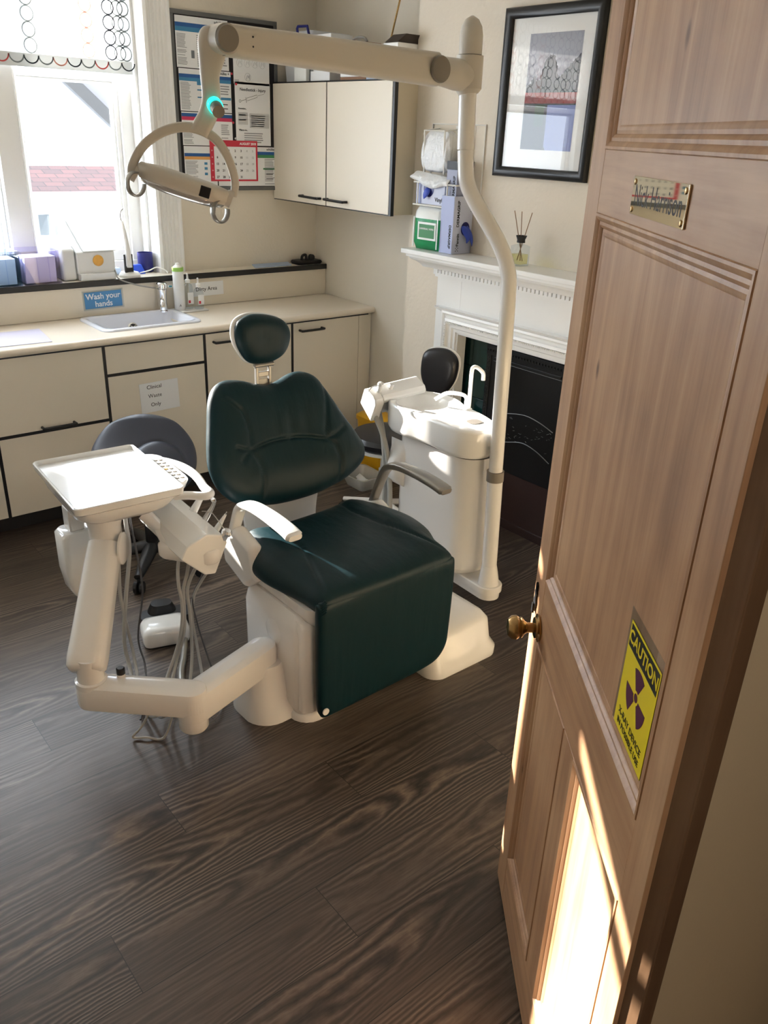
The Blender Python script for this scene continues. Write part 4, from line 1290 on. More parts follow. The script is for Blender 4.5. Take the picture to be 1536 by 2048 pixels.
MB().box(2.7508, 2.851, 2.851, 2.921, 1.6655, 1.700).build('open_flap', 'blackm', gc)
# polythene apron roll: crumpled sheet
ap = thing('apron_roll', 'bundle of crumpled white polythene aprons in the top of the wire rack', 'bag', (2.80, 3.03, 1.64))
random.seed(11)
m = MB()
rings = []
for i, (z, hx, hy, cy_) in enumerate(((1.645, .030, .085, 3.03), (1.67, .040, .098, 3.035), (1.72, .042, .104, 3.035), (1.77, .040, .098, 3.03), (1.805, .030, .088, 3.03), (1.825, .016, .07, 3.03))):
    rg = rrect(2.808, cy_, hx, hy, .028, z, n=8)
    rings.append([p + V((random.uniform(-.004, .004), random.uniform(-.004, .004), random.uniform(-.004, .004))) for p in rg])
m.loft(rings)
m.build('folded_film', 'film', ap, sub=2)
m = MB()
A = []
for i in range(9):
    t = i / 8
    y = 3.145 - .25 * t
    row = []
    for j in range(7):
        s = j / 6
        zt_ = 1.648 - .02 * t
        zb_ = 1.612 - .055 * math.sin(PI * min(1, t * 1.25)) * t - .02 * t
        z = zt_ + (zb_ - zt_) * s
        row.append(m.bm.verts.new((2.772 - .038 * math.sin(PI * s * .7) + .006 * math.sin(i * 2.1 + j), y + .004 * math.sin(j * 1.9), z)))
    A.append(row)
for i in range(8):
    for j in range(6):
        m.face([A[i][j], A[i][j + 1], A[i + 1][j + 1], A[i + 1][j]])
ob = m.build('hanging_film', 'film', ap, sub=2)
sol = ob.modifiers.new('s', 'SOLIDIFY'); sol.thickness = .0008

df = thing('reed_diffuser', 'clear glass reed diffuser with black collar on the mantel shelf', 'diffuser', (2.78, 2.455, ZM))
cx, cy = 2.775, 2.458
m = MB()
m.loft([rrect(cx, cy, .031, .031, .006, ZM + .0003), rrect(cx, cy, .031, .031, .006, ZM + .080), rrect(cx, cy, .022, .022, .012, ZM + .086), rrect(cx, cy, .014, .014, .0139, ZM + .088), rrect(cx, cy, .014, .014, .0139, ZM + .094)])
m.build('bottle', 'clear', df, ang=50)
MB().loft([rrect(cx, cy, .026, .026, .004, ZM + .008), rrect(cx, cy, .026, .026, .004, ZM + .048)]).build('liquid', 'oil', df, ang=50)
MB().lathe((cx, cy, ZM + .0945), [(.018, 0), (.017, .012), (.024, .028), (.022, .0285), (.012, .012)], n=24).build('collar', 'blackm', df)
for dx, dy in ((0, .045), (0, 0.012), (.0, -.034)):
    MB().tube([(cx, cy - dy * .4, ZM + .02), (cx + .004, cy + dy * 1.25, ZM + .218)], .0017, n=8).build('reed', 'reed', df)

# ---- framed picture on the breast
pf = thing('framed_picture', 'black framed picture with white mount on the chimney breast', 'picture', (XB, 2.468, 1.65))
py0, py1, pz0, pz1, pw = 2.216, 2.722, 1.651, 2.283, .040
m = MB()
prf = [(0, 0), (0, .022), (.006, .028), (.022, .030), (.036, .022), (.040, .014), (.040, .004)]
R = [[m.bm.verts.new(V((XB - h - .0005, a, b))) for a, b in ((py0 + t, pz0 + t), (py1 - t, pz0 + t), (py1 - t, pz1 - t), (py0 + t, pz1 - t))] for t, h in prf]
for a, b in zip(R[:-1], R[1:]):
    for k in range(4):
        m.face([a[k], a[(k + 1) % 4], b[(k + 1) % 4], b[k]])
m.build('frame', 'frameb', pf, ang=60)
MB().box(XB - .0075, XB - .003, py0 + pw, py1 - pw, pz0 + pw, pz1 - pw).build('mount', 'mount', pf, smooth=False)
m = MB()
a0, a1, b0, b1 = 2.316, 2.586, 1.762, 2.186
X0 = XB - .0078
def flat(y0, y1, z0, z1, mi, k=0):
    m.box(X0 - .0002 - k * .0002, X0 - k * .0002, y0, y1, z0, z1, mi)
flat(a0, a1, 1.955, b1, 0)
flat(a0, a1, 1.935, 1.975, 3, 2)
random.seed(21)
top = [(2.586, 1.985), (2.575, 2.005), (2.56, 2.012), (2.552, 2.03), (2.54, 2.035), (2.53, 2.018), (2.515, 2.02), (2.507, 2.05), (2.495, 2.085), (2.478, 2.105), (2.46, 2.112), (2.445, 2.10), (2.432, 2.075), (2.425, 2.04), (2.41, 2.03), (2.395, 2.045), (2.375, 2.065), (2.355, 2.08), (2.335, 2.10), (2.316, 2.11)]
tp_ = []
for (ya, za), (yb_, zb_) in zip(top[:-1], top[1:]):
    for k in range(4):
        f_ = k / 4
        tp_.append((ya + (yb_ - ya) * f_ + random.uniform(-.003, .003), za + (zb_ - za) * f_ + random.uniform(-.004, .004)))
m.prism([(X0 - .0003, y, z) for y, z in [(2.586, 1.93)] + tp_[1:-1] + [(2.316, 2.11), (2.316, 1.93)]], (-.0002, 0, 0), 1)
flat(2.46, a1, b0, 1.935, 2, 1); flat(2.475, 2.525, 1.85, 1.93, 4, 2)
flat(a0, 2.46, b0, 1.935, 5, 1)
m.prism([(X0 - .0006, 2.58, b0), (X0 - .0006, 2.45, b0), (X0 - .0006, 2.50, 1.84)], (-.0002, 0, 0), 2)
m.build('artwork', ['pgrey', 'pdark', 'pdark', 'pred', 'pgreen', 'bluesky'], pf, smooth=False)
MB().box(XB - .0125, XB - .0110, py0 + .036, py1 - .036, pz0 + .036, pz1 - .036).build('glazing', 'pglass', pf, smooth=False)

# ================================================================== pine door
D0 = V((1.299, 1.004, 0)); DU = V((-.626, -.78, 0)).normalized(); DN = V((DU.y, -DU.x, 0))
def dp(u, n, z):
    return D0 + DU * u + DN * n + V((0, 0, z))
def dbox(mb, u0, u1, n0, n1, z0, z1, mi=0):
    mb.obox(dp(u0, n0, z0), DU * (u1 - u0), DN * (n1 - n0), V((0, 0, z1 - z0)), mi)
DW, DH = .822, 2.155
dr = MB()
lay = dict(st=.088, rs=.755)
dbox(dr, 0, .088, -.042, 0, .006, DH); dbox(dr, .752, DW, -.042, 0, .006, DH)
dbox(dr, .372, .455, -.041, -.0002, .15, .80)
door = struct(dr.build('door_1', 'pine', loc=tuple(D0), bevel=.0015))
r = MB()
for z0, z1 in ((.006, .155), (.800, .955), (1.690, 1.790), (2.06, DH)):
    dbox(r, .088, .752, -.0415, -.0004, z0, z1)
r.build('rail', 'pine_rail', door, bevel=.001)
openings = ((.088, .372, .155, .800), (.455, .752, .155, .800), (.088, .752, .955, 1.690), (.088, .752, 1.790, 2.06))
p_ = MB(); mo = MB()
for u0, u1, z0, z1 in openings:
    dbox(p_, u0 - .005, u1 + .005, -.030, -.0105, z0 - .005, z1 + .005)
    prf = [(-.0005, -.001), (.001, .0015), (.005, .002), (.010, -.001), (.013, -.0045), (.018, -.0035), (.022, -.006), (.024, -.009), (.029, -.0075), (.033, -.0085), (.037, -.0104)]
    R = [[mo.bm.verts.new(dp(a, h, b)) for a, b in ((u0 + t, z0 + t), (u1 - t, z0 + t), (u1 - t, z1 - t), (u0 + t, z1 - t))] for t, h in prf]
    for a, b in zip(R[:-1], R[1:]):
        for k in range(4):
            mo.face([a[k], a[(k + 1) % 4], b[(k + 1) % 4], b[k]])
p_.build('door_panel', 'pine', door, smooth=False)
mo.build('panel_moulding', 'pine', door, ang=25)
kb = MB().lathe(dp(.083, .0002, .836), [(.030, 0), (.031, .004), (.024, .007), (.023, .010), (.013, .012)], axis=DN, n=32).build('knob_rose', 'brass', door)
MB().lathe(dp(.083, .010, .836), [(.011, 0), (.011, .016), (.015, .022), (.022, .027), (.024, .030), (.021, .033), (.024, .035), (.027, .040), (.0255, .050), (.018, .058), (.001, .061)], axis=DN, n=36).build('door_knob', 'brass', door)
m = MB()
pts = [(.0, .040), (.006, .034), (.005, .020), (.010, .014), (.006, .004), (.011, -.008), (.007, -.022), (.0, -.034)]
pl = [dp(.030 + a, .0005, .880 + b) for a, b in pts] + [dp(.030 - a, .0005, .880 + b) for a, b in reversed(pts[1:-1])]
m.prism(pl, DN * .004)
m.prism([dp(.026, .0045, .868), dp(.034, .0045, .868), dp(.036, .0045, .845), dp(.024, .0045, .845)], DN * .004)
m.build('keyhole_cover', 'blackm', door)

npl = MB(); dbox(npl, .291, .527, .0006, .0030, 1.705, 1.758)
npl = npl.build('name_plate', 'plate', bevel=.0008)
tag(npl, 'small polished brass name plate screwed to the upper part of the pine door', 'sign')
m = MB(); m.text('Nick Harrison', dp(.409, .00305, 1.731), DU, (0, 0, 1), .042, sx=.86, extr=.0001)
m.build('lettering', 'ink', npl, smooth=False)
for a, b in ((.300, 1.750), (.518, 1.750), (.300, 1.712), (.518, 1.712)):
    MB().lathe(dp(a, .0030, b), [(.0048, 0), (.0035, .0016), (.0001, .002)], axis=DN, n=14).build('screw', 'brass', npl)

cs = MB(); dbox(cs, .571, .722, -.0100, -.0094, .980, 1.190)
cs = cs.build('caution_sign', 'clear', smooth=False)
# the laminate hangs over the panel face
tag(cs, 'yellow laminated radiation caution sign fixed low on the pine door', 'sign')
m = MB(); dbox(m, .580, .715, -.0093, -.0089, .992, 1.172); m.build('printed_sheet', 'signy', cs, smooth=False)
m = MB(); dbox(m, .584, .711, -.0088, -.0085, 1.132, 1.168); m.build('black_band', 'signk', cs, smooth=False)
m = MB(); m.text('CAUTION', dp(.6475, -.0083, 1.150), DU, (0, 0, 1), .0285, bold=.0005); m.build('heading', 'signy', cs, smooth=False)
m = MB()
m.text('X-RAY DEVICE', dp(.6475, -.0086, 1.024), DU, (0, 0, 1), .0165)
m.text('IN POSSIBLE USE', dp(.6475, -.0086, 1.006), DU, (0, 0, 1), .0145)
m.build('lettering', 'signk', cs, smooth=False)
m = MB()
cu, cz = .6475, 1.082
for k in range(3):
    a0_ = math.radians(90 + 60 + 120 * k - 30 - 60)
    for (ri, ro, sp) in ((.011, .043, 60),):
        n = 12
        pts = [(cu + ro * math.cos(a0_ + math.radians(sp) * i / n), cz + ro * math.sin(a0_ + math.radians(sp) * i / n)) for i in range(n + 1)]
        pts += [(cu + ri * math.cos(a0_ + math.radians(sp) * (1 - i / n)), cz + ri * math.sin(a0_ + math.radians(sp) * (1 - i / n))) for i in range(n + 1)]
        m.prism([dp(a, -.0088, b) for a, b in pts], DN * .0003)
m.lathe(dp(cu, -.0088, cz), [(.007, 0), (.007, .0003)], axis=DN, n=24)
m.build('trefoil', 'purplei', cs, smooth=False)

# ================================================================== dental chair
ch = thing('dental_chair', 'dental patient chair with dark teal leather upholstery on a white base', 'chair', (1.515, 2.05, 0))
# backrest
BP = V((1.515, 2.30, .55)); BW = V((0, .2, .49)).normalized(); BN = V((0, -BW.z, BW.y)); BU = V((1, 0, 0))
out = [(-.155, .489), (-.088, .480), (-.032, .460), (.017, .450), (.063, .460), (.118, .478), (.166, .478), (.216, .452), (.250, .395), (.301, .285), (.340, .204), (.358, .150), (.340, .098), (.265, .052), (.164, .026), (.069, .016), (-.060, .020), (-.178, .045), (-.232, .070), (-.280, .125), (-.298, .196), (-.288, .264), (-.264, .346), (-.238, .425), (-.205, .470)]
seams = [[(-.172, .489), (-.186, .46), (-.196, .43), (-.165, .405), (-.138, .375), (-.126, .330), (-.125, .29), (-.138, .232)],
         [(-.138, .232), (-.115, .195), (-.108, .165), (-.110, .11), (-.127, .035)],
         [(-.138, .232), (-.10, .238), (-.05, .246), (.0, .247), (.06, .243), (.12, .232), (.166, .217), (.19, .214)],
         [(.240, .43), (.222, .36), (.200, .28), (.190, .245), (.190, .214)],
         [(.190, .214), (.216, .185), (.228, .130), (.222, .09), (.208, .035)],
         [(-.138, .232), (-.165, .238), (-.19, .250)], [(.190, .214), (.23, .225), (.27, .245)], [(-.138, .232), (-.165, .215), (-.18, .2)]]
m = MB()
def wing(u, w, s):
    e = .34 * (u - .03) ** 2
    # the lumbar roll swells out, the wings stand proud of the middle
    k = max(0, min(1, (abs(u - .03) - .12) / .09))
    k = k * k * (3 - 2 * k)
    e += (1 - k) * (.012 * math.exp(-((w - .14) / .07) ** 2) * (1 - s ** 4) + .006 * math.exp(-((w - .34) / .10) ** 2))
    e += .008 * k * (1 - s ** 6)
    e += .0022 * math.sin(u * 95) * math.exp(-((w - .285) / .05) ** 2) * math.exp(-((u - .06) / .09) ** 2)
    return e
pad(m, out, BP - BN * .045, BU, BW, BN, .052, .050, p=7, q=2.0, rings=46, n=220, seams=seams, gd=.008, gw=.007, extra=wing, centre=(.03, .24))
back = m.build('backrest', 'leather', ch, ang=75)
# headrest
m = MB()
HO = V((1.515, 2.53, 1.02)); HW = V((0, -.05, 1.)).normalized(); HN = V((0, -HW.z, HW.y))
hout = [(-.098, .150), (-.080, .176), (-.035, .190), (.030, .183), (.092, .160), (.124, .120), (.122, .070), (.095, .030), (.045, .010), (-.010, .008), (-.050, .022), (-.080, .060), (-.098, .105)]
pad(m, hout, HO, BU, HW, HN, .042, .020, p=3.2, q=2, rings=20, n=96, extra=lambda u, w, s: -.010 * (1 - (u / .13) ** 2) * (1 - s))
hd = m.build('headrest', 'leather', ch, ang=75)
m = MB()
pad(m, [(a * 1.03 - (.004), (b - .1) * 1.03 + .1) for a, b in hout], HO - HN * .016, BU, HW, HN, .012, .030, p=4, q=2, rings=8, n=72)
m.build('headrest_shell', 'dental_c', hd, ang=75)
m = MB()
m.tube([(1.485, 2.515, 1.026), (1.565, 2.515, 1.026)], .009, n=14)
m.box(1.487, 1.497, 2.505, 2.520, .955, 1.022); m.box(1.541, 1.551, 2.505, 2.520, .955, 1.022); m.box(1.497, 1.541, 2.507, 2.518, .985, 1.003)
m.obox((1.490, 2.50, .86), (.058, 0, 0), (0, .008, -.003), (0, .015, .115))
m.build('headrest_bracket', 'silver', ch, bevel=.002)
# seat
SO = V((1.515, 2.0, .485))
sout = [(-.235, .262), (-.265, .235), (-.300, .165), (-.318, .085), (-.322, .01), (-.308, -.07), (-.288, -.16), (-.282, -.235), (-.262, -.262), (-.15, -.268), (0, -.270), (.15, -.268), (.255, -.262), (.278, -.235), (.290, -.16), (.325, -.08), (.335, .01), (.322, .10), (.290, .20), (.255, .262), (.215, .285), (.10, .270), (-.10, .258)]
sseam = [[(-.17, .262), (-.135, .17), (-.16, .03), (-.20, -.08), (-.232, -.18), (-.262, -.262)], [(.165, .27), (.15, .16), (.17, .0), (.20, -.10), (.235, -.19), (.262, -.262)]]
def bolster(u, w, s):
    k = max(0, min(1, (abs(u) - .12) / .12))
    k = k * k * (3 - 2 * k)
    e = .022 * k * (1 - s ** 6) * max(0, min(1, (w + .25) / .25))
    e -= .02 * (1 - s ** 6) * max(0, min(1, (-.05 - w) / .25)) ** 2
    return e
m = MB()
pad(m, sout, SO, BU, V((0, 1, 0)), V((0, 0, 1)), .060, .058, p=8, q=2, rings=40, n=200, seams=sseam, gd=.008, gw=.006, extra=bolster, centre=(0, 0))
m.build('seat', 'leather', ch, ang=75)
m = MB()
lout = [(-.278, .428), (-.20, .436), (0, .438), (.20, .436), (.272, .428), (.284, .40), (.285, .30), (.280, .15), (.272, .075), (.235, .028), (.170, .012), (.05, .006), (-.10, .002), (-.25, -.002), (-.270, .004), (-.280, .03), (-.284, .12), (-.286, .30), (-.286, .40)]
pad(m, lout, V((1.515, 1.752, .068)), BU, V((0, 0, 1)), V((0, -1, 0)), .022, .030, p=22, q=2, rings=24, n=180, centre=(0, .22))
lr = m.build('legrest', 'leather', ch, ang=75)
MB().lathe((1.247, 1.728, .105), [(.012, 0), (.012, .004)], axis=(0, -1, 0), n=16).build('end_cap', 'dental', lr)
# gathered cover at the knee corners
for sx, xx in ((-1, 1.236),):
    m = MB()
    random.seed(5)
    for k in range(5):
        m.tube([(xx - sx * .014, 1.735, .510 - k * .008), (xx - sx * .004, 1.742, .500 - k * .009), (xx - sx * .008, 1.765, .492 - k * .009)], .0065, n=10, sub=4)
    m.build('gathered_corner', 'leather', ch)
# plate between seat and backrest
m = MB()
rg = []
for k in range(13):
    z = .30 + .28 * k / 12
    hw = .178 - .022 * math.sin(PI * k / 12)
    rg.append([V((1.515 - hw, 2.392, z)), V((1.515 - hw * .5, 2.380, z)), V((1.515, 2.376, z)), V((1.515 + hw * .5, 2.380, z)), V((1.515 + hw, 2.392, z)), V((1.515 + hw, 2.408, z)), V((1.515, 2.400, z)), V((1.515 - hw, 2.408, z))])
m.loft(rg)
m.build('back_support', 'dental', ch, ang=50, bevel=.004)
# underside body
m = MB()
m.loft([rrect(1.515, 2.05, .20, .24, .05, .345), rrect(1.515, 2.04, .262, .255, .05, .375), rrect(1.515, 2.03, .288, .262, .05, .42), rrect(1.515, 2.03, .292, .262, .05, .455)])
m.build('seat_pan', 'dental', ch, ang=50)
for sx, xx in ((-1, 1.205), (1, 1.845)):
    m = MB()
    pg = [(2.285, .54), (2.27, .43), (2.13, .385), (2.05, .45), (2.085, .555), (2.2, .59)] if sx < 0 else [(2.285, .50), (2.27, .43), (2.15, .39), (2.09, .43), (2.12, .50), (2.2, .53)]
    m.loft([[V((xx + sx * (-.045), y, z)) for y, z in pp_] for pp_ in (pg,)] + [[V((xx + sx * t, y, z)) for y, z in pg] for t in (.012,)])
    m.build('armrest_mount', 'dental', ch, bevel=.022, seg=5)
def armrest(x, mt, sx):
    m = MB()
    P = [(x, 2.245, .505), (x, 2.205, .60), (x, 2.165, .672), (x, 2.10, .700), (x, 2.00, .706), (x, 1.90, .700), (x, 1.845, .690)]
    cv = catmull(P, 8)
    rings = []
    N_ = len(cv)
    for i, p in enumerate(cv):
        t = (cv[min(i + 1, N_ - 1)] - cv[max(i - 1, 0)]).normalized()
        up = V((1, 0, 0)).cross(t).normalized()
        f = i / (N_ - 1)
        hw = .017 + .012 * min(1, f * 1.3)
        hh = .013
        if f > .97:
            hw *= .8; hh *= .8
        rings.append([p + V((1, 0, 0)) * hw * (abs(math.cos(a)) ** .5) * (1 if math.cos(a) > 0 else -1) + up * hh * (abs(math.sin(a)) ** .6) * (1 if math.sin(a) > 0 else -1) for a in [2 * PI * k / 20 for k in range(20)]])
    m.loft(rings)
    return m.build('armrest', mt, ch, ang=50)
armrest(1.215, 'dental_c', -1)
armrest(1.835, 'silver', 1)
# pedestal
m = MB()
m.loft([rrect(1.47, 1.995, .25, .165, .03, .03), rrect(1.47, 1.995, .262, .170, .03, .06), rrect(1.47, 1.995, .264, .170, .03, .34), rrect(1.47, 1.995, .258, .164, .03, .375), rrect(1.47, 2.0, .24, .15, .03, .40)])
m.build('pedestal', 'dental', ch, ang=50)
m = MB()
m.loft([rrect(1.262, 1.855, .046, .055, .03, .055), rrect(1.262, 1.855, .046, .055, .03, .37), rrect(1.262, 1.862, .040, .045, .028, .388)])
m.build('front_column', 'dental', ch, ang=50)
for z in (.12, .33):
    MB().lathe((1.2155, 1.868, z), [(.008, 0), (.006, .002)], axis=(-1, 0, 0), n=14).build('cover_screw', 'dental', ch)
MB().lathe((1.209, 1.97, .30), [(.045, 0), (.045, .003), (.04, .005)], axis=(-1, 0, 0), n=28).build('round_cover', 'dental', ch)
MB().loft([rrect(1.30, 1.90, .09, .09, .07, .0005), rrect(1.30, 1.90, .09, .09, .07, .022), rrect(1.30, 1.90, .082, .082, .065, .032)]).build('foot_plate', 'dental', ch, ang=50)
m = MB()
def stad(c, r_, z, ex, ey, n=28):
    out_ = []
    for k in range(n):
        a = 2 * PI * k / n
        out_.append(V((c[0] + r_ * math.cos(a) + (ex if math.cos(a) > 0 else 0), c[1] + r_ * math.sin(a) + (ey if math.sin(a) > 0 else 0), z)))
    return out_
m.loft([stad((1.175, 1.965), .092, .0005, .05, .05), stad((1.175, 1.965), .092, .045, .05, .05), stad((1.172, 1.972), .080, .075, .02, .04), stad((1.170, 1.975), .072, .185, .0, .03), stad((1.170, 1.975), .066, .205, .0, .03)])
m.build('arm_base_cover', 'dental', ch, ang=50)
MB().loft([rrect(1.265, 1.955, .075, .070, .02, .0005), rrect(1.265, 1.955, .075, .070, .02, .060), rrect(1.270, 1.960, .068, .060, .02, .072)]).build('link_cover', 'dental', ch, ang=50)
m = MB()
m.loft([rrect(1.90, 1.895, .175, .165, .06, .0005, n=8), rrect(1.90, 1.895, .176, .166, .06, .030, n=8), rrect(1.902, 1.905, .164, .150, .055, .055, n=8), rrect(1.905, 1.910, .155, .140, .05, .135, n=8), rrect(1.905, 1.92, .146, .128, .05, .152, n=8), rrect(1.90, 1.93, .12, .10, .045, .160, n=8)])
m.build('floor_box', 'dental', ch, ang=60)
MB().box(1.55, 1.80, 1.95, 2.12, .0005, .06).build('base_link', 'dental', ch, bevel=.01)
MB().box(1.14, 1.20, 2.085, 2.10, .155, .175).build('release_lever', 'black', ch, bevel=.004)

# ================================================================== spittoon unit
sp = thing('spittoon_unit', 'white cuspidor unit with spittoon bowl and two water spouts right of the chair', 'spittoon', (2.25, 2.25, 0))
XS0, XS1 = 2.125, 2.385
def foot(x0, x1, y0, y1, rf, z, n=14):
    """plan outline rounded at the near end (-y) with radius rf, small corners at the far end"""
    pts = []
    cxm = (x0 + x1) / 2
    hw = (x1 - x0) / 2
    for k in range(n * 2 + 1):
        a = PI + PI * k / (n * 2)
        pts.append(V((cxm + hw * math.cos(a), y0 + rf + rf * math.sin(a), z)))
    for k in range(n + 1):
        a = .5 * PI * k / n
        pts.append(V((x1 - .05 + .05 * math.cos(a), y1 - .05 + .05 * math.sin(a), z)))
    for k in range(n + 1):
        a = .5 * PI + .5 * PI * k / n
        pts.append(V((x0 + .05 + .05 * math.cos(a), y1 - .05 + .05 * math.sin(a), z)))
    return pts
m = MB()
m.loft([foot(2.130, 2.318, 2.025, 2.46, .090, .188), foot(2.130, 2.318, 2.025, 2.46, .090, .672)])
m.build('cabinet_body', 'dental', sp, ang=40)
MB().box(2.322, 2.337, 2.10, 2.15, .195, .668).build('hinge_strip', 'greycap', sp, bevel=.003)
MB().box(2.337, 2.362, 2.12, 2.40, .19, .668).build('side_door', 'dental', sp, bevel=.01)
m = MB()
m.loft([[V((2.131, 2.40, z)) + V((dx, dy, 0)) for dx, dy in ((0, 0), (-.0 - e, .02), (-.0 - e, .075), (0, .095))] for z, e in ((.44, .0), (.47, .030), (.53, .036), (.60, .010), (.64, .0))])
m.build('side_bulge', 'dental', sp, ang=60)
MB().loft([foot(2.128, 2.322, 2.022, 2.463, .092, .672), foot(2.128, 2.322, 2.022, 2.463, .092, .678)]).build('shadow_gap', 'black', sp)
# bowl: outer shell, rim and a sunken basin at the far end
def bowl_out(z, g=0.0):
    pts = []
    O_ = [(2.10, 2.20), (2.098, 2.11), (2.113, 2.055), (2.148, 2.016), (2.193, 2.002), (2.236, 2.012), (2.274, 2.045), (2.302, 2.105), (2.322, 2.18), (2.338, 2.27), (2.372, 2.36), (2.370, 2.46), (2.325, 2.54), (2.24, 2.572), (2.155, 2.55), (2.098, 2.48), (2.085, 2.39), (2.096, 2.30)]
    c = V((2.225, 2.27, 0))
    cv = catmull([V((a, b, 0)) for a, b in O_], 6, True)
    for p in cv:
        d_ = (p - c); L_ = d_.length
        q = c + d_ * ((L_ - g) / L_)
        pts.append(V((q.x, q.y, z)))
    return pts
bc = V((2.230, 2.425, 0))
def bowl_in(z, rx, ry, n=108):
    ref = bowl_out(0)
    pts = []
    for p in ref:
        d_ = p - bc
        a = math.atan2(d_.y, d_.x)
        pts.append(V((bc.x + rx * math.cos(a), bc.y + ry * math.sin(a), z)))
    return pts
m = MB()
m.loft([bowl_out(.679, .022), bowl_out(.684, .010), bowl_out(.700, .002), bowl_out(.785, .0), bowl_out(.797, .004), bowl_out(.800, .012), bowl_out(.797, .020), bowl_in(.794, .112, .116), bowl_in(.788, .106, .110), bowl_in(.76, .098, .10), bowl_in(.735, .07, .075), bowl_in(.725, .03, .03)])
m.build('bowl', 'enamel', sp, ang=60)
def spout(pts, r=.0075, nm='spout'):
    mm = MB(); mm.tube(pts, r, n=14, sub=5)
    b = mm.build(nm, 'enamel', sp)
    return b
m = MB()
m.tube([(2.322, 2.262, .79), (2.322, 2.262, .82), (2.322, 2.262, .835), (2.315, 2.272, .848), (2.295, 2.30, .852), (2.275, 2.33, .848), (2.262, 2.352, .832), (2.25, 2.37, .815)], .0078, n=14, sub=5)
m.lathe((2.322, 2.262, .797), [(.014, 0), (.012, .005)], n=20)
m.build('bowl_rinse_spout', 'enamel', sp)
m = MB()
m.tube([(2.312, 2.235, .79), (2.312, 2.235, .90), (2.312, 2.235, .955), (2.316, 2.231, .972), (2.327, 2.221, .972), (2.341, 2.209, .958), (2.347, 2.204, .946), (2.348, 2.203, .922)], .0082, n=14, sub=5)
m.lathe((2.312, 2.235, .797), [(.015, 0), (.013, .005)], n=20)
m.build('cup_filler_spout', 'enamel', sp)
MB().loft([rrect(2.22, 2.11, .030, .026, .02, .7975), rrect(2.22, 2.11, .030, .026, .02, .799)]).build('cup_rest', 'greycap', sp)
MB().loft([foot(2.14, 2.37, 2.05, 2.45, .10, .155), foot(2.14, 2.37, 2.05, 2.45, .10, .188)]).build('base_tray', 'dental', sp)
m = MB()
def cap2(a, b, r_, z, n=16):
    a, b = V((a[0], a[1], 0)), V((b[0], b[1], 0))
    d_ = (b - a).normalized(); w = V((-d_.y, d_.x, 0))
    out_ = []
    for k in range(n + 1):
        t = PI * k / n
        out_.append(a + w * r_ * math.cos(t) - d_ * r_ * math.sin(t) + V((0, 0, z)))
    for k in range(n + 1):
        t = PI * k / n
        out_.append(b - w * r_ * math.cos(t) + d_ * r_ * math.sin(t) + V((0, 0, z)))
    return out_
A_, B_ = (2.222, 1.955), (2.245, 2.40)
m.loft([cap2(A_, B_, .048, .095), cap2(A_, B_, .050, .125), cap2(A_, B_, .056, .126), cap2(A_, B_, .056, .150), cap2(A_, B_, .052, .154)])
m.build('support_bracket', 'dental', sp, ang=40)
MB().loft([cap2((1.95, 2.25), (2.24, 2.30), .05, .098), cap2((1.95, 2.25), (2.24, 2.30), .05, .150)]).build('cross_arm', 'dental', sp, ang=40)
MB().lathe((1.93, 2.25, .0005), [(.06, 0), (.06, .09), (.05, .099)], n=28).build('floor_foot', 'dental', sp)

# assistant's instrument holder behind the bowl
ah = thing('suction_holder', 'white tilted suction instrument holder behind the spittoon bowl', 'holder', (2.18, 2.56, .70))
U_ = V((.93, .0, .035)).normalized(); Q_ = V((0, -.35, .94)).normalized(); R_ = U_.cross(Q_)
o = V((2.045, 2.560, .775))
m = MB()
pr = [(-.045, -.055), (-.048, .030), (-.036, .050), (-.018, .058), (.030, .062), (.045, .050), (.045, -.02)]
m.loft([[o + U_ * t + R_ * -a + Q_ * b for a, b in pr] for t in (0, .045)])
m.loft([[o + U_ * t + R_ * -a + Q_ * b for a, b in [(-.020, -.048), (-.026, .02), (-.020, .050), (.03, .058), (.045, .05), (.04, -.02)]] for t in (.045, .24)])
m.loft([[o + U_ * t + R_ * -a + Q_ * b for a, b in [(-.045, .028), (-.045, .046), (-.03, .060), (.03, .066), (.045, .055), (.04, .02)]] for t in (.04, .275)])
m.build('holder_body', 'dental_c', ah, bevel=.005)
MB().obox(o + U_ * .12 + Q_ * -.066 + R_ * -.03, U_ * .16, R_ * .06, Q_ * .012).build('pivot_plate', 'greycap', ah, bevel=.004)
MB().tube([(2.20, 2.57, .755), (2.21, 2.56, .70), (2.22, 2.53, .66), (2.24, 2.47, .64)], .014, n=12, sub=4).build('support_arm', 'dental', ah)
m = MB()
b0 = o + U_ * .045 + Q_ * .055
m.tube([b0, b0 + Q_ * .034 - U_ * .004], [.012, .011], n=16)
m.lathe(b0 + Q_ * .034 - U_ * .004, [(.012, 0), (.014, .004), (.012, .012), (.004, .014)], axis=Q_, n=16)
sy = m.build('air_water_syringe', 'dental_c')
tag(sy, 'white three way syringe body standing in the suction holder', 'instrument')
m = MB(); m.tube([b0 + Q_ * .035 - U_ * .008, b0 + Q_ * .037 - U_ * .035, b0 + Q_ * .035 - U_ * .050, b0 + Q_ * .018 - U_ * .062], .0022, n=8, sub=4)
m.build('nozzle', 'steel', sy)
b1 = o + U_ * .105 + Q_ * .060
sx_ = MB().tube([b1, b1 + Q_ * .022], [.011, .010], n=16).build('suction_nozzle', 'dental_c')
tag(sx_, 'short white suction tip beside the syringe in the suction holder', 'instrument')
m = MB(); m.tube([(2.065, 2.545, .745), (2.085, 2.51, .67), (2.105, 2.49, .57), (2.112, 2.475, .45), (2.108, 2.46, .33), (2.095, 2.44, .22), (2.11, 2.40, .165)], .011, n=12, sub=6)
tag(m.build('suction_hose', 'hose'), 'pale grey suction hose curving down beside the spittoon unit', 'hose')
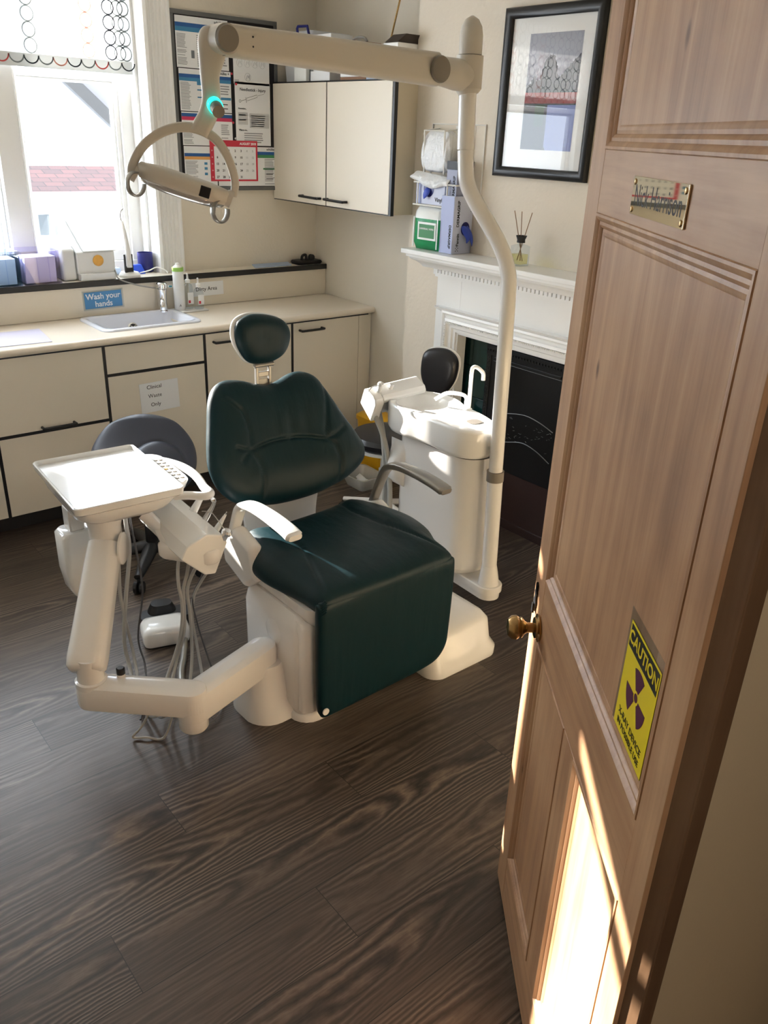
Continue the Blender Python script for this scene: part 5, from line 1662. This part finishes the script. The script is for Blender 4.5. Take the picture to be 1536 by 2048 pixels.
m = MB(); m.tube([(2.105, 2.56, .745), (2.115, 2.53, .62), (2.122, 2.515, .45), (2.115, 2.50, .28), (2.12, 2.46, .12), (2.16, 2.44, .105)], .012, n=12, sub=6)
tag(m.build('suction_hose', 'hose'), 'second suction hose behind, hanging straighter along the spittoon unit', 'hose')

# ================================================================== operating light
ol = thing('operating_light', 'dental operating light on a tall bent pole with a long horizontal arm', 'lamp', (2.215, 1.955, .154))
m = MB()
m.tube([(2.218, 1.952, .155), (2.218, 1.952, .17), (2.217, 1.953, .205), (2.215, 1.954, .24)], [.043, .041, .036, .030], n=32)
m.tube([(2.215, 1.954, .24), (2.207, 1.962, .62)], .030, n=32)
m.build('lower_pole', 'dental', ol)
m = MB().tube([(2.2065, 1.9625, .605), (2.2055, 1.9635, .645)], .0335, n=32)
m.build('collar', 'greycap', ol)
m = MB()
pp = [(2.206, 1.963, .645), (2.198, 1.965, .90), (2.191, 1.967, 1.15), (2.186, 1.969, 1.30), (2.181, 1.975, 1.38), (2.163, 2.002, 1.46), (2.135, 2.045, 1.535), (2.105, 2.092, 1.61), (2.090, 2.120, 1.67), (2.086, 2.131, 1.76)]
m.tube(pp, .0268, n=32, sub=8)
m.build('bent_pole', 'dental', ol)
MB().tube([(2.086, 2.131, 1.762), (2.084, 2.138, 1.93)], .0285, n=32).build('upper_pole', 'dental', ol)
m = MB().tube([(2.085, 2.136, 1.925), (2.084, 2.138, 1.94), (2.084, 2.139, 2.035)], [.032, .043, .043], n=32)
m.tube([(2.084, 2.139, 1.975), (2.02, 2.137, 1.978), (1.93, 2.135, 1.985)], [.040, .042, .036], n=20, flat=1.1)
m.build('swivel_head', 'satin', ol)
MB().tube([(2.084, 2.139, 2.037), (2.084, 2.140, 2.09), (2.084, 2.141, 2.115), (2.084, 2.141, 2.135), (2.084, 2.141, 2.145)], [.037, .037, .033, .021, .004], n=28).build('top_cap', 'satin', ol)
# the long arm: rounded box section, a little deeper at the pole end
E0, E1 = V((1.925, 2.130, 1.985)), V((1.176, 2.108, 2.000))
ax_ = (E1 - E0).normalized(); upz = V((0, 0, 1)); sd = ax_.cross(upz).normalized()
def sec(c, hw, hh, a, b, n=5, r_=.6):
    q = []
    rr = min(hw, hh) * r_
    for s1, s2, t0 in ((1, 1, 0), (-1, 1, 90), (-1, -1, 180), (1, -1, 270)):
        for k in range(n + 1):
            t = math.radians(t0 + 90 * k / n)
            q.append(c + a * (s1 * (hw - rr) + rr * math.cos(t)) + b * (s2 * (hh - rr) + rr * math.sin(t)))
    return q
m = MB()
m.loft([sec(E0.lerp(E1, f), .032, .047 - .010 * f, sd, upz) for f in (0, .25, .5, .75, 1.0)])
arm = m.build('spring_arm', 'satin', ol, ang=50)
m = MB()
for zz in (.012, -.010):
    m.lathe(E0.lerp(E1, .90) - V((0, .0335, 0)) + V((0, 0, zz)), [(.0025, 0), (.002, .001)], axis=(0, -1, 0), n=10)
m.build('screws', 'blackm', arm)
for c_, r_ in ((V((1.915, 2.092, 1.984)), .038), (V((1.172, 2.070, 2.0)), .031)):
    MB().lathe(c_, [(r_, 0), (r_, .004), (r_ * .93, .009)], axis=(0, -1, 0), n=32).build('joint_cap', 'greycap', ol)
# drop stem, arch, lamp body placed in the lamp's own frame
LP = V((1.13, 2.15, 0)); LR = V((.888, -.459, 0)); LN = V((-.459, -.888, 0))
def lp(r_, z, d_=0.0):
    return LP + LR * r_ + LN * d_ + V((0, 0, z))
m = MB()
stem = [(.046, 2.022, .020, .020), (.040, 2.005, .035, .026), (.036, 1.965, .034, .024), (.029, 1.92, .025, .020), (.030, 1.87, .0235, .018), (.022, 1.832, .024, .018), (.004, 1.80, .025, .018), (-.006, 1.782, .026, .016)]
cv = catmull([V((a, 0, b)) for a, b, c_, d_ in stem], 6); wv = catmull([V((c_, d_, 0)) for a, b, c_, d_ in stem], 6)
rings = []
for i, (p, w) in enumerate(zip(cv, wv)):
    t = cv[min(i + 1, len(cv) - 1)] - cv[max(i - 1, 0)]
    t.normalize()
    T = LR * t.x + V((0, 0, t.z)); a_ = T.cross(LN).normalized()
    rings.append(sec(lp(p.x, p.z), w.x, w.y, a_, LN, r_=.8))
m.loft(rings)
m.lathe(E1 + V((0, 0, 0)), [(.035, -.034), (.035, .034)], axis=(0, -1, 0), n=32)
m.build('drop_stem', 'satin', ol, ang=50)
m = MB().tube([lp(.036, 1.852, .014), lp(.040, 1.846, .032)], .0195, n=28)
m.build('indicator_ring', 'teal', ol)
MB().tube([lp(.040, 1.846, .030), lp(.046, 1.834, .062)], [.0165, .0155], n=28).build('adjuster_knob', 'greycap', ol)
m = MB()
ap_ = [(-.186, 1.672), (-.182, 1.698), (-.152, 1.745), (-.105, 1.779), (-.053, 1.795), (-.005, 1.791), (.038, 1.768), (.068, 1.722), (.083, 1.668), (.078, 1.628)]
cv = catmull([V((a, 0, b)) for a, b in ap_], 6)
rings = []
for i, p in enumerate(cv):
    t = (cv[min(i + 1, len(cv) - 1)] - cv[max(i - 1, 0)]).normalized()
    T = LR * t.x + V((0, 0, t.z)); a_ = T.cross(LN).normalized()
    f = abs(i / (len(cv) - 1) - .5) * 2
    rings.append(sec(lp(p.x, p.z), .0125 - .003 * f * f, .012, a_, LN, r_=.5))
m.loft(rings)
m.build('yoke', 'satin', ol, ang=50)
# lamp body: long oval housing with a shallow clear reflector underneath
c0, c1 = lp(-.172, 1.690), lp(.070, 1.618)
X_ = (c1 - c0).normalized(); Y_ = LN; Z_ = X_.cross(Y_).normalized()
if Z_.z < 0:
    Z_ = -Z_
cc = (c0 + c1) / 2; hl = (c1 - c0).length / 2
def oval(hx, hy, z, n=48):
    return [cc + X_ * hx * (abs(math.cos(t)) ** .8) * (1 if math.cos(t) > 0 else -1) + Y_ * hy * math.sin(t) + Z_ * z for t in [2 * PI * k / n for k in range(n)]]
m = MB()
m.loft([oval(hl * .92, .050, -.016), oval(hl, .060, -.004), oval(hl, .060, .014), oval(hl * .95, .055, .022), oval(hl * .6, .035, .027)])
hb = m.build('lamp_housing', 'satin', ol, ang=50)
m = MB()
m.loft([oval(hl * .91, .049, -.0165), oval(hl * .88, .047, -.024), oval(hl * .70, .040, -.032), oval(hl * .3, .02, -.035)])
m.build('reflector_lens', 'lens', ol, ang=60)
MB().obox(cc + X_ * (.040) + Y_ * .050 - Z_ * .011, X_ * .028, Y_ * .009, Z_ * .028).build('sensor_window', 'black', hb, bevel=.002)
for s1, cx_, cz_ in ((-1, -.176, 1.655), (1, .040, 1.592)):
    m = MB()
    pts = []
    for k in range(15):
        t = math.radians((75 if s1 < 0 else 70) + (285 if s1 < 0 else 300) * k / 14)
        pts.append(lp(cx_, cz_, .026) + (LR * .80 - LN * .60) * (.025 * math.cos(t)) + V((0, 0, .029 * math.sin(t))))
    m.tube(pts, .0034, n=12, flat=3.2, up=(LN * .80 + LR * .60), sub=2)
    m.build('handle', 'silver', ol)
m = MB().cyl(lp(-.180, 1.682, .006), lp(-.170, 1.676, .006), .022, n=20)
m.cyl(lp(.058, 1.626, .006), lp(.072, 1.620, .006), .022, n=20)
m.build('pivot_disc', 'satin', ol)

# ================================================================== instrument delivery unit
du = thing('instrument_unit', 'white dental instrument unit with square tray on a jointed arm left of the chair', 'dental unit', (.62, 2.08, .19))
def bar(mb, a, b, r_, z0, z1):
    mb.loft([cap2(a, b, r_ * .93, z0), cap2(a, b, r_, z0 + .010), cap2(a, b, r_, z1 - .022), cap2(a, b, r_ * .90, z1 - .008), cap2(a, b, r_ * .60, z1 - .001), cap2(a, b, r_ * .3, z1)])
m = MB(); bar(m, (1.165, 1.972), (.862, 1.878), .047, .172, .272); m.build('lower_arm', 'dental', du, ang=45)
m = MB(); bar(m, (.862, 1.878), (.640, 2.085), .047, .200, .285)
m.lathe((.862, 1.878, .135), [(.040, 0), (.045, .008), (.045, .07)], n=36)
m.build('middle_arm', 'dental', du, ang=45)
MB().lathe((.640, 2.085, .268), [(.047, 0), (.047, .018), (.040, .022), (.038, .05), (.036, .095)], n=36).build('arm_joint', 'dental', du)
m = MB().lathe((.718, 2.050, .282), [(.013, 0), (.013, .010)], n=20)
m.build('knob_seat', 'dental', du)
MB().lathe((.718, 2.050, .292), [(.013, 0), (.013, .018), (.010, .021)], n=24).build('brake_knob', 'black', du)
# sloping parallel arm
S0, S1 = V((.632, 2.090, .325)), V((.812, 2.325, .585))
T_ = (S1 - S0).normalized(); H_ = T_.cross(V((0, 0, 1))).normalized(); K_ = H_.cross(T_)
m = MB()
stn = [(-.03, .044, .036), (.0, .055, .046), (.08, .057, .050), (.45, .054, .045), (.85, .051, .043), (1.0, .048, .042)]
m.loft([sec(S0.lerp(S1, f), a, b, H_, K_, r_=.7, n=6) for f, a, b in stn])
pa = m.build('parallel_arm', 'dental', du, ang=50)
m = MB().lathe(S1 + H_ * .050 - V((0, 0, .012)) + T_ * .0, [(.052, 0), (.052, .007), (.044, .012)], axis=H_, n=36)
m.build('joint_cover', 'dental', pa)
m = MB().lathe((.824, 2.345, .555), [(.046, 0), (.048, .006), (.050, .03)], n=36)
m.lathe((.824, 2.345, .5875), [(.051, 0), (.051, .055), (.054, .070), (.056, .088)], n=36)
m.build('neck', 'dental', du)
MB().lathe((.824, 2.345, .583), [(.045, 0), (.045, .006)], n=36).build('neck_gap', 'blackm', du)
# head of the unit
ta = math.radians(-3); TA = V((math.cos(ta), math.sin(ta), 0)); TB = V((-math.sin(ta), math.cos(ta), 0)); TC = V((.894, 2.470, 0))
def rr2(hx, hy, r_, z, dx=0, dy=0, n=6):
    c_ = TC + TA * dx + TB * dy
    return rrect(c_.x, c_.y, hx, hy, r_, z, n=n, a=TA, b=TB)
m = MB()
m.loft([rr2(.07, .10, .05, .664, -.03, -.02), rr2(.125, .17, .07, .672, -.01, -.01), rr2(.152, .205, .07, .692, -.002, 0), rr2(.160, .215, .05, .716), rr2(.160, .215, .04, .728)])
m.loft([rr2(.045, .13, .045, .685, .165, .03), rr2(.062, .155, .060, .700, .175, .03), rr2(.066, .160, .064, .722, .180, .03), rr2(.062, .156, .060, .728, .180, .03)])
m.build('head_body', 'dental', du, ang=45)
m = MB()
m.loft([rr2(.164, .219, .014, .7285), rr2(.172, .229, .020, .736), rr2(.174, .231, .020, .756), rr2(.171, .228, .018, .759), rr2(.166, .223, .015, .756), rr2(.163, .220, .013, .744)])
m.build('tray', 'dental_c', du, ang=45)
m = MB()
random.seed(9)
for i in range(7):
    for j in range(3):
        c_ = TC + TA * (.192 + j * .016) + TB * (-.075 + i * .031 - j * .004)
        m.lathe((c_.x, c_.y, .7282), [(.0048, 0), (.0044, .0016)], n=12, sx=1.5, mi=0 if (i, j) not in ((2, 0), (3, 1)) else 1)
m.build('touch_buttons', ['greycap', 'indicator'], du)
m = MB()
hp = [(.185, .165), (.235, .125), (.272, .04), (.280, -.06), (.262, -.17), (.258, -.225), (.235, -.238), (.19, -.205), (.15, -.185)]
m.tube([TC + TA * a + TB * b + V((0, 0, .716)) for a, b in hp], [.012, .014, .015, .015, .015, .015, .014, .014, .014], n=14, sub=5)
m.build('grab_handle', 'dental_c', du)
# rear bottle cover
MB().loft([rrect(.775, 2.49, .030, .035, .02, .35), rrect(.772, 2.49, .042, .045, .02, .38), rrect(.770, 2.49, .050, .050, .022, .45), rrect(.772, 2.49, .052, .050, .022, .575), rrect(.776, 2.49, .045, .042, .02, .588)]).build('bottle_cover', 'dental_c', du, ang=50)
MB().box(.752, .802, 2.46, 2.52, .588, .668).build('bottle_bracket', 'dental', du, bevel=.006)
# instrument holder
ih = MB()
sct = [(.962, .590), (.985, .628), (1.055, .652), (1.112, .634), (1.124, .604), (1.078, .505), (1.040, .512)]
ih.loft([[V((x - (y - 2.25) * -.05, y, z)) for x, z in sct] for y in (2.085, 2.425)])
ih = ih.build('holder_bar', 'dental_c', du, bevel=.006)
m = MB()
m.tube([(.950, 2.335, .655), (.985, 2.30, .610), (.985, 2.27, .59), (.99, 2.22, .578), (1.02, 2.18, .572), (1.05, 2.13, .57)], [.030, .028, .026, .034, .034, .028], n=20, sub=5, flat=.62)
m.build('holder_arm', 'dental', du)
m = MB(); m.loft([cap2((.985, 2.215), (1.060, 2.115), .036, .545), cap2((.985, 2.215), (1.060, 2.115), .042, .553), cap2((.985, 2.215), (1.060, 2.115), .042, .585), cap2((.985, 2.215), (1.060, 2.115), .034, .593)])
m.build('holder_tray', 'dental', du, ang=45)
# handpieces held in the holder, with their hoses
hoses = [
 [(1.055, 2.30, .52), (1.030, 2.28, .45), (1.015, 2.25, .40), (1.022, 2.25, .33), (1.012, 2.25, .23), (.975, 2.24, .14), (.93, 2.22, .075), (.86, 2.12, .055), (.84, 2.03, .09), (.845, 1.95, .17)],
 [(1.060, 2.24, .52), (1.048, 2.25, .44), (1.030, 2.25, .38), (1.028, 2.25, .30), (1.022, 2.25, .22), (.985, 2.24, .13), (.94, 2.20, .07), (.88, 2.10, .05), (.862, 2.02, .09), (.86, 1.95, .17)],
 [(1.070, 2.18, .52), (1.060, 2.22, .46), (1.045, 2.25, .38), (1.047, 2.25, .30), (1.048, 2.25, .22), (1.030, 2.22, .13), (.98, 2.15, .06), (.92, 2.06, .05), (.885, 1.99, .10), (.872, 1.94, .17)],
 [(1.075, 2.12, .52), (1.070, 2.20, .42), (1.065, 2.25, .34), (1.060, 2.26, .25), (1.062, 2.24, .14), (1.03, 2.15, .06), (.96, 2.05, .045), (.90, 1.97, .08), (.88, 1.93, .17)],
]
hpdef = [((1.088, 2.315, .585), (1.140, 2.275, .706), 'wide white handpiece furthest back in the instrument holder', 0),
         ((1.095, 2.235, .590), (1.138, 2.200, .702), 'slim chrome handpiece with angled head in the instrument holder', 1),
         ((1.100, 2.165, .590), (1.132, 2.120, .684), 'pointed white scaler handpiece near the front of the instrument holder', 2),
         ((1.100, 2.110, .588), (1.112, 2.085, .640), 'grey syringe with bent wire nozzle at the front of the instrument holder', 3)]
for (b_, t_, lab, kind), hs in zip(hpdef, hoses):
    b_, t_ = V(b_), V(t_)
    h = thing('dental_handpiece', lab, 'handpiece', tuple(b_), 'handpieces in the instrument holder')
    d_ = (t_ - b_)
    mm = MB()
    if kind == 0:
        mm.tube([b_, b_ + d_ * .35, b_ + d_ * .8, t_], [.013, .0145, .010, .0055], n=16)
        mm.build('handle_sleeve', 'dental_c', h)
    elif kind == 1:
        mm.tube([b_, b_ + d_ * .45, b_ + d_ * .80 + V((.004, 0, 0)), t_], [.0095, .0095, .0065, .0055], n=16, sub=3)
        mm.build('handle_sleeve', 'steel', h)
        MB().lathe(t_ + V((-.004, -.002, -.001)), [(.0075, 0), (.0085, .003), (.0085, .009), (.006, .012)], axis=(-.35, -.2, .9), n=18).build('turbine_head', 'chrome', h)
    elif kind == 2:
        mm.tube([b_, b_ + d_ * .5, t_], [.0115, .010, .004], n=16)
        mm.build('handle_sleeve', 'dental_c', h)
        MB().tube([t_, t_ + V((.002, -.004, .010))], .0018, n=8).build('tip', 'steel', h)
    else:
        mm.tube([b_, t_], [.012, .013], n=8)
        mm.lathe(t_ - V((0, 0, .004)), [(.016, 0), (.017, .010), (.010, .016)], axis=d_, n=10)
        mm.build('handle_sleeve', 'steel', h)
        MB().tube([t_ + V((-.002, 0, .008)), t_ + V((-.018, .045, .052)), t_ + V((-.030, .058, .058)), t_ + V((-.045, .068, .060))], .0016, n=8, sub=4).build('wire_nozzle', 'steel', h)
    MB().tube(hs, .0058 if kind != 3 else .005, n=12, sub=6).build('hose', 'hose', h)
# feeds dropping from the back of the head
for i, (pts, r_, mt, lab) in enumerate((
    ([(.934, 2.45, .67), (.934, 2.45, .57), (.936, 2.45, .47), (.905, 2.45, .29), (.880, 2.44, .13), (.875, 2.40, .04), (.84, 2.28, .02), (.82, 2.10, .05), (.83, 1.98, .17)], .007, 'hose', 'thick grey hose dropping from the back of the tray unit'),
    ([(.900, 2.43, .67), (.895, 2.44, .50), (.888, 2.45, .33), (.895, 2.45, .22), (.905, 2.44, .10), (.89, 2.38, .035), (.85, 2.25, .02), (.84, 2.08, .05), (.842, 1.96, .17)], .006, 'hose', 'grey hose crossing behind the thick hose under the tray unit'),
    ([(.951, 2.46, .67), (.951, 2.45, .57), (.962, 2.45, .44), (.968, 2.45, .30), (.935, 2.45, .12), (.93, 2.40, .04), (.88, 2.28, .015), (.80, 2.15, .012)], .0035, 'hosed', 'thin dark cable hanging behind the grey hoses under the tray unit'),
    ([(1.105, 2.20, .52), (1.095, 2.24, .42), (1.062, 2.25, .34), (1.075, 2.25, .22), (1.10, 2.22, .06), (1.09, 2.12, .012), (1.02, 2.02, .012), (.95, 2.0, .012)], .0028, 'hosed', 'thin cable curving down on the right of the handpiece hoses'))):
    o_ = MB().tube(pts, r_, n=10, sub=6).build('feed_hose', mt)
    tag(o_, lab, 'hose')
o_ = MB().tube([(.80, 2.0, .19), (.765, 2.05, .07), (.745, 2.085, .012), (.78, 2.06, .010), (.82, 2.02, .015), (.835, 1.97, .13)], .004, n=8, sub=6).build('feed_hose', 'hose')
tag(o_, 'short grey hose loop touching the floor below the arm elbow', 'hose')

# ---- foot control
fc = thing('foot_control', 'white foot control pedal with black base on the floor', 'foot control', (1.10, 2.57, 0))
fa = math.radians(-16); FA = V((math.cos(fa), math.sin(fa), 0)); FB = V((-math.sin(fa), math.cos(fa), 0))
def fr(hx, hy, r_, z, dx=0, dy=0):
    c_ = V((1.085, 2.560, 0)) + FA * dx + FB * dy
    return rrect(c_.x, c_.y, hx, hy, r_, z, a=FA, b=FB)
m = MB(); m.loft([fr(.084, .060, .025, .006), fr(.088, .064, .03, .02), fr(.088, .064, .03, .055), fr(.080, .056, .03, .072), fr(.06, .04, .03, .078)])
m.build('cover', 'dental_c', fc, ang=50)
m = MB(); m.loft([fr(.082, .060, .025, .0005), fr(.082, .060, .025, .006)]); m.loft([fr(.10, .050, .03, .0005, .02, .105), fr(.095, .045, .03, .05, .02, .105)])
m.loft([fr(.055, .035, .03, .05, .01, .13), fr(.040, .028, .025, .085, .01, .13)])
m.build('base', 'black', fc, ang=50)
MB().tube([(1.135, 2.505, .02), (1.115, 2.46, .016), (1.07, 2.38, .016), (1.02, 2.30, .016), (.97, 2.18, .016), (.93, 2.05, .016)], .0125, n=12, sub=5).build('cable_sleeve', 'silver', fc)

# ---- saddle stool
ss = thing('saddle_stool', 'black saddle seat operator stool behind the tray unit', 'stool', (1.30, 3.12, 0))
m = MB()
SW = V((1.264, 3.047, .568))
SA = V((.90, -.44, 0)).normalized(); SBb = V((.30, .60, .42)).normalized(); SNn = SA.cross(SBb).normalized()
if SNn.z < 0: SNn = -SNn
saddle = [(-.205, -.02), (-.19, .07), (-.12, .145), (0, .175), (.12, .145), (.19, .07), (.205, -.02), (.185, -.11), (.14, -.165), (.07, -.14), (.0, -.12), (-.08, -.12), (-.15, -.10)]
def sadf(u, w, s):
    r2 = math.hypot(u - .06, (w + .06) * 1.15)
    h = .050 * max(0.0, 1 - (r2 / .105) ** 4) if r2 < .105 else 0
    rimh = .030 * max(0, min(1, (w + .02) / .16)) ** 2
    return (h + rimh - .06 * (u / .2) ** 2 * .5)
pad(m, [(a * 1.04, b * 1.04) for a, b in saddle], SW, SA, SBb, SNn, .035, .035, p=5, q=2, rings=30, n=140, extra=sadf, centre=(0, .02), seams=[[(.06 + .112 * math.cos(t), -.06 + .098 * math.sin(t)) for t in [i * .3 for i in range(22)]]], gd=.004, gw=.006)
m.build('saddle_seat', 'navyv', ss, ang=75)
MB().lathe((1.30, 3.12, .10), [(.028, 0), (.028, .25), (.020, .255), (.020, .43)], n=28).build('gas_column', 'blackm', ss)
MB().obox((1.24, 3.08, .520), (.12, -.03, 0), (.02, .08, 0), (0, 0, .02)).build('mechanism', 'blackm', ss, bevel=.004)
for k in range(5):
    t = 2 * PI * k / 5 + .25
    e = V((math.cos(t), math.sin(t), 0))
    lg_ = MB().tube([V((1.30, 3.12, .105)) + e * .02, V((1.30, 3.12, .09)) + e * .14, V((1.30, 3.12, .075)) + e * .24], [.034, .028, .018], n=12, flat=.8).build('base_leg', 'blackm', ss)
    c_ = V((1.30, 3.12, .028)) + e * .24
    w = V((-e.y, e.x, 0))
    mm = MB(); mm.lathe(c_ - w * .022, [(.022, 0), (.0275, .004), (.0275, .016), (.022, .019)], axis=w, n=20); mm.lathe(c_ + w * .003, [(.022, 0), (.0275, .003), (.0275, .016), (.022, .019)], axis=w, n=20); mm.cyl(c_, c_ + V((0, 0, .045)), .008, n=10)
    mm.build('castor', 'blackm', lg_)

# ---- assistant stool
st = thing('assistant_stool', 'round black topped stool with backrest behind the spittoon unit', 'stool', (2.47, 2.93, 0))
c_ = (2.475, 2.935)
MB().lathe((c_[0], c_[1], .405), [(.165, 0), (.178, .012), (.180, .035), (.165, .055), (.10, .064), (.001, .066)], n=48).build('seat', 'vinylb', st)
MB().lathe((c_[0], c_[1], .385), [(.155, 0), (.178, .006), (.180, .0195), (.16, .0198)], n=48).build('seat_rim', 'dental', st)
MB().lathe((c_[0], c_[1], .07), [(.035, 0), (.035, .20), (.028, .205), (.028, .318)], n=28).build('column', 'dental', st)
m = MB()
bo = V((2.610, 2.745, .690)); bu = V((.36, -.93, 0)).normalized(); bw = V((.06, -.05, 1)).normalized(); bn = bu.cross(bw).normalized()
if bn.x > 0: bn = -bn
pad(m, [(-.095, .155), (-.080, .195), (-.030, .215), (.030, .215), (.075, .19), (.092, .15), (.088, .08), (.060, .02), (.02, -.03), (-.02, -.035), (-.06, .02), (-.090, .08)], bo, bu, bw, bn, .035, .015, p=6, q=2, rings=16, n=90)
m.build('backrest', 'vinylb', st, ang=75)
m = MB()
pad(m, [(-.098, .155), (-.082, .198), (-.030, .218), (.030, .218), (.078, .193), (.096, .15), (.091, .08), (.063, .02), (.02, -.033), (-.02, -.038), (-.063, .02), (-.093, .08)], bo - bn * .018, bu, bw, bn, .010, .010, p=8, q=2, rings=10, n=90)
m.build('backrest_shell', 'dental', st, ang=75)
MB().tube([(2.56, 2.84, .395), (2.63, 2.76, .40), (2.650, 2.735, .44), (2.645, 2.735, .60), (2.635, 2.735, .70)], .011, n=12, sub=5).build('backrest_stem', 'dental', st)
for k in range(5):
    t = 2 * PI * k / 5 + .9
    e = V((math.cos(t), math.sin(t), 0))
    lg_ = MB().tube([V((c_[0], c_[1], .085)) + e * .02, V((c_[0], c_[1], .07)) + e * .22], [.022, .014], n=12, flat=.8).build('base_leg', 'dental', st)
    q = V((c_[0], c_[1], .027)) + e * .22; w = V((-e.y, e.x, 0))
    mm = MB(); mm.lathe(q - w * .018, [(.022, 0), (.0265, .004), (.0265, .032), (.022, .036)], axis=w, n=18); mm.cyl(q, q + V((0, 0, .04)), .008, n=10)
    mm.build('castor', 'blackm', lg_)

# ---- bin and tub in the alcove
yb_ = thing('sharps_bin', 'yellow plastic bin standing in the alcove behind the stool', 'bin', (2.82, 3.47, 0))
MB().loft([rrect(2.865, 3.43, .10, .10, .03, .0005), rrect(2.865, 3.43, .118, .118, .035, .32)]).build('tub', 'yellow', yb_, ang=50)
MB().loft([rrect(2.865, 3.43, .124, .124, .038, .320), rrect(2.865, 3.43, .124, .124, .038, .342), rrect(2.865, 3.43, .108, .108, .035, .355)]).build('lid', 'yellow', yb_, ang=50)
tb = thing('clear_tub', 'clear plastic tub holding packets on the floor in front of the yellow bin', 'tub', (2.66, 3.40, 0))
m = MB()
cx, cy = 2.635, 3.33
m.loft([rrect(cx, cy, .055, .075, .02, .003), rrect(cx, cy, .055, .075, .02, .0006), rrect(cx, cy, .085, .105, .035, .075), rrect(cx, cy, .092, .112, .04, .077), rrect(cx, cy, .092, .112, .04, .081), rrect(cx, cy, .083, .103, .035, .079), rrect(cx, cy, .053, .073, .018, .004)], cap=False)
m.face([m.bm.verts.new(p) for p in rrect(cx, cy, .055, .075, .02, .0010)])
m.build('tub_body', 'frost', tb, ang=50)
m = MB(); m.obox((2.60, 3.29, .006), (.07, .02, .01), (-.02, .06, .0), (0, 0, .02)); m.obox((2.62, 3.30, .03), (.05, .03, .0), (-.01, .05, .02), (0, 0, .004))
m.build('packets', 'paper', tb, bevel=.003)
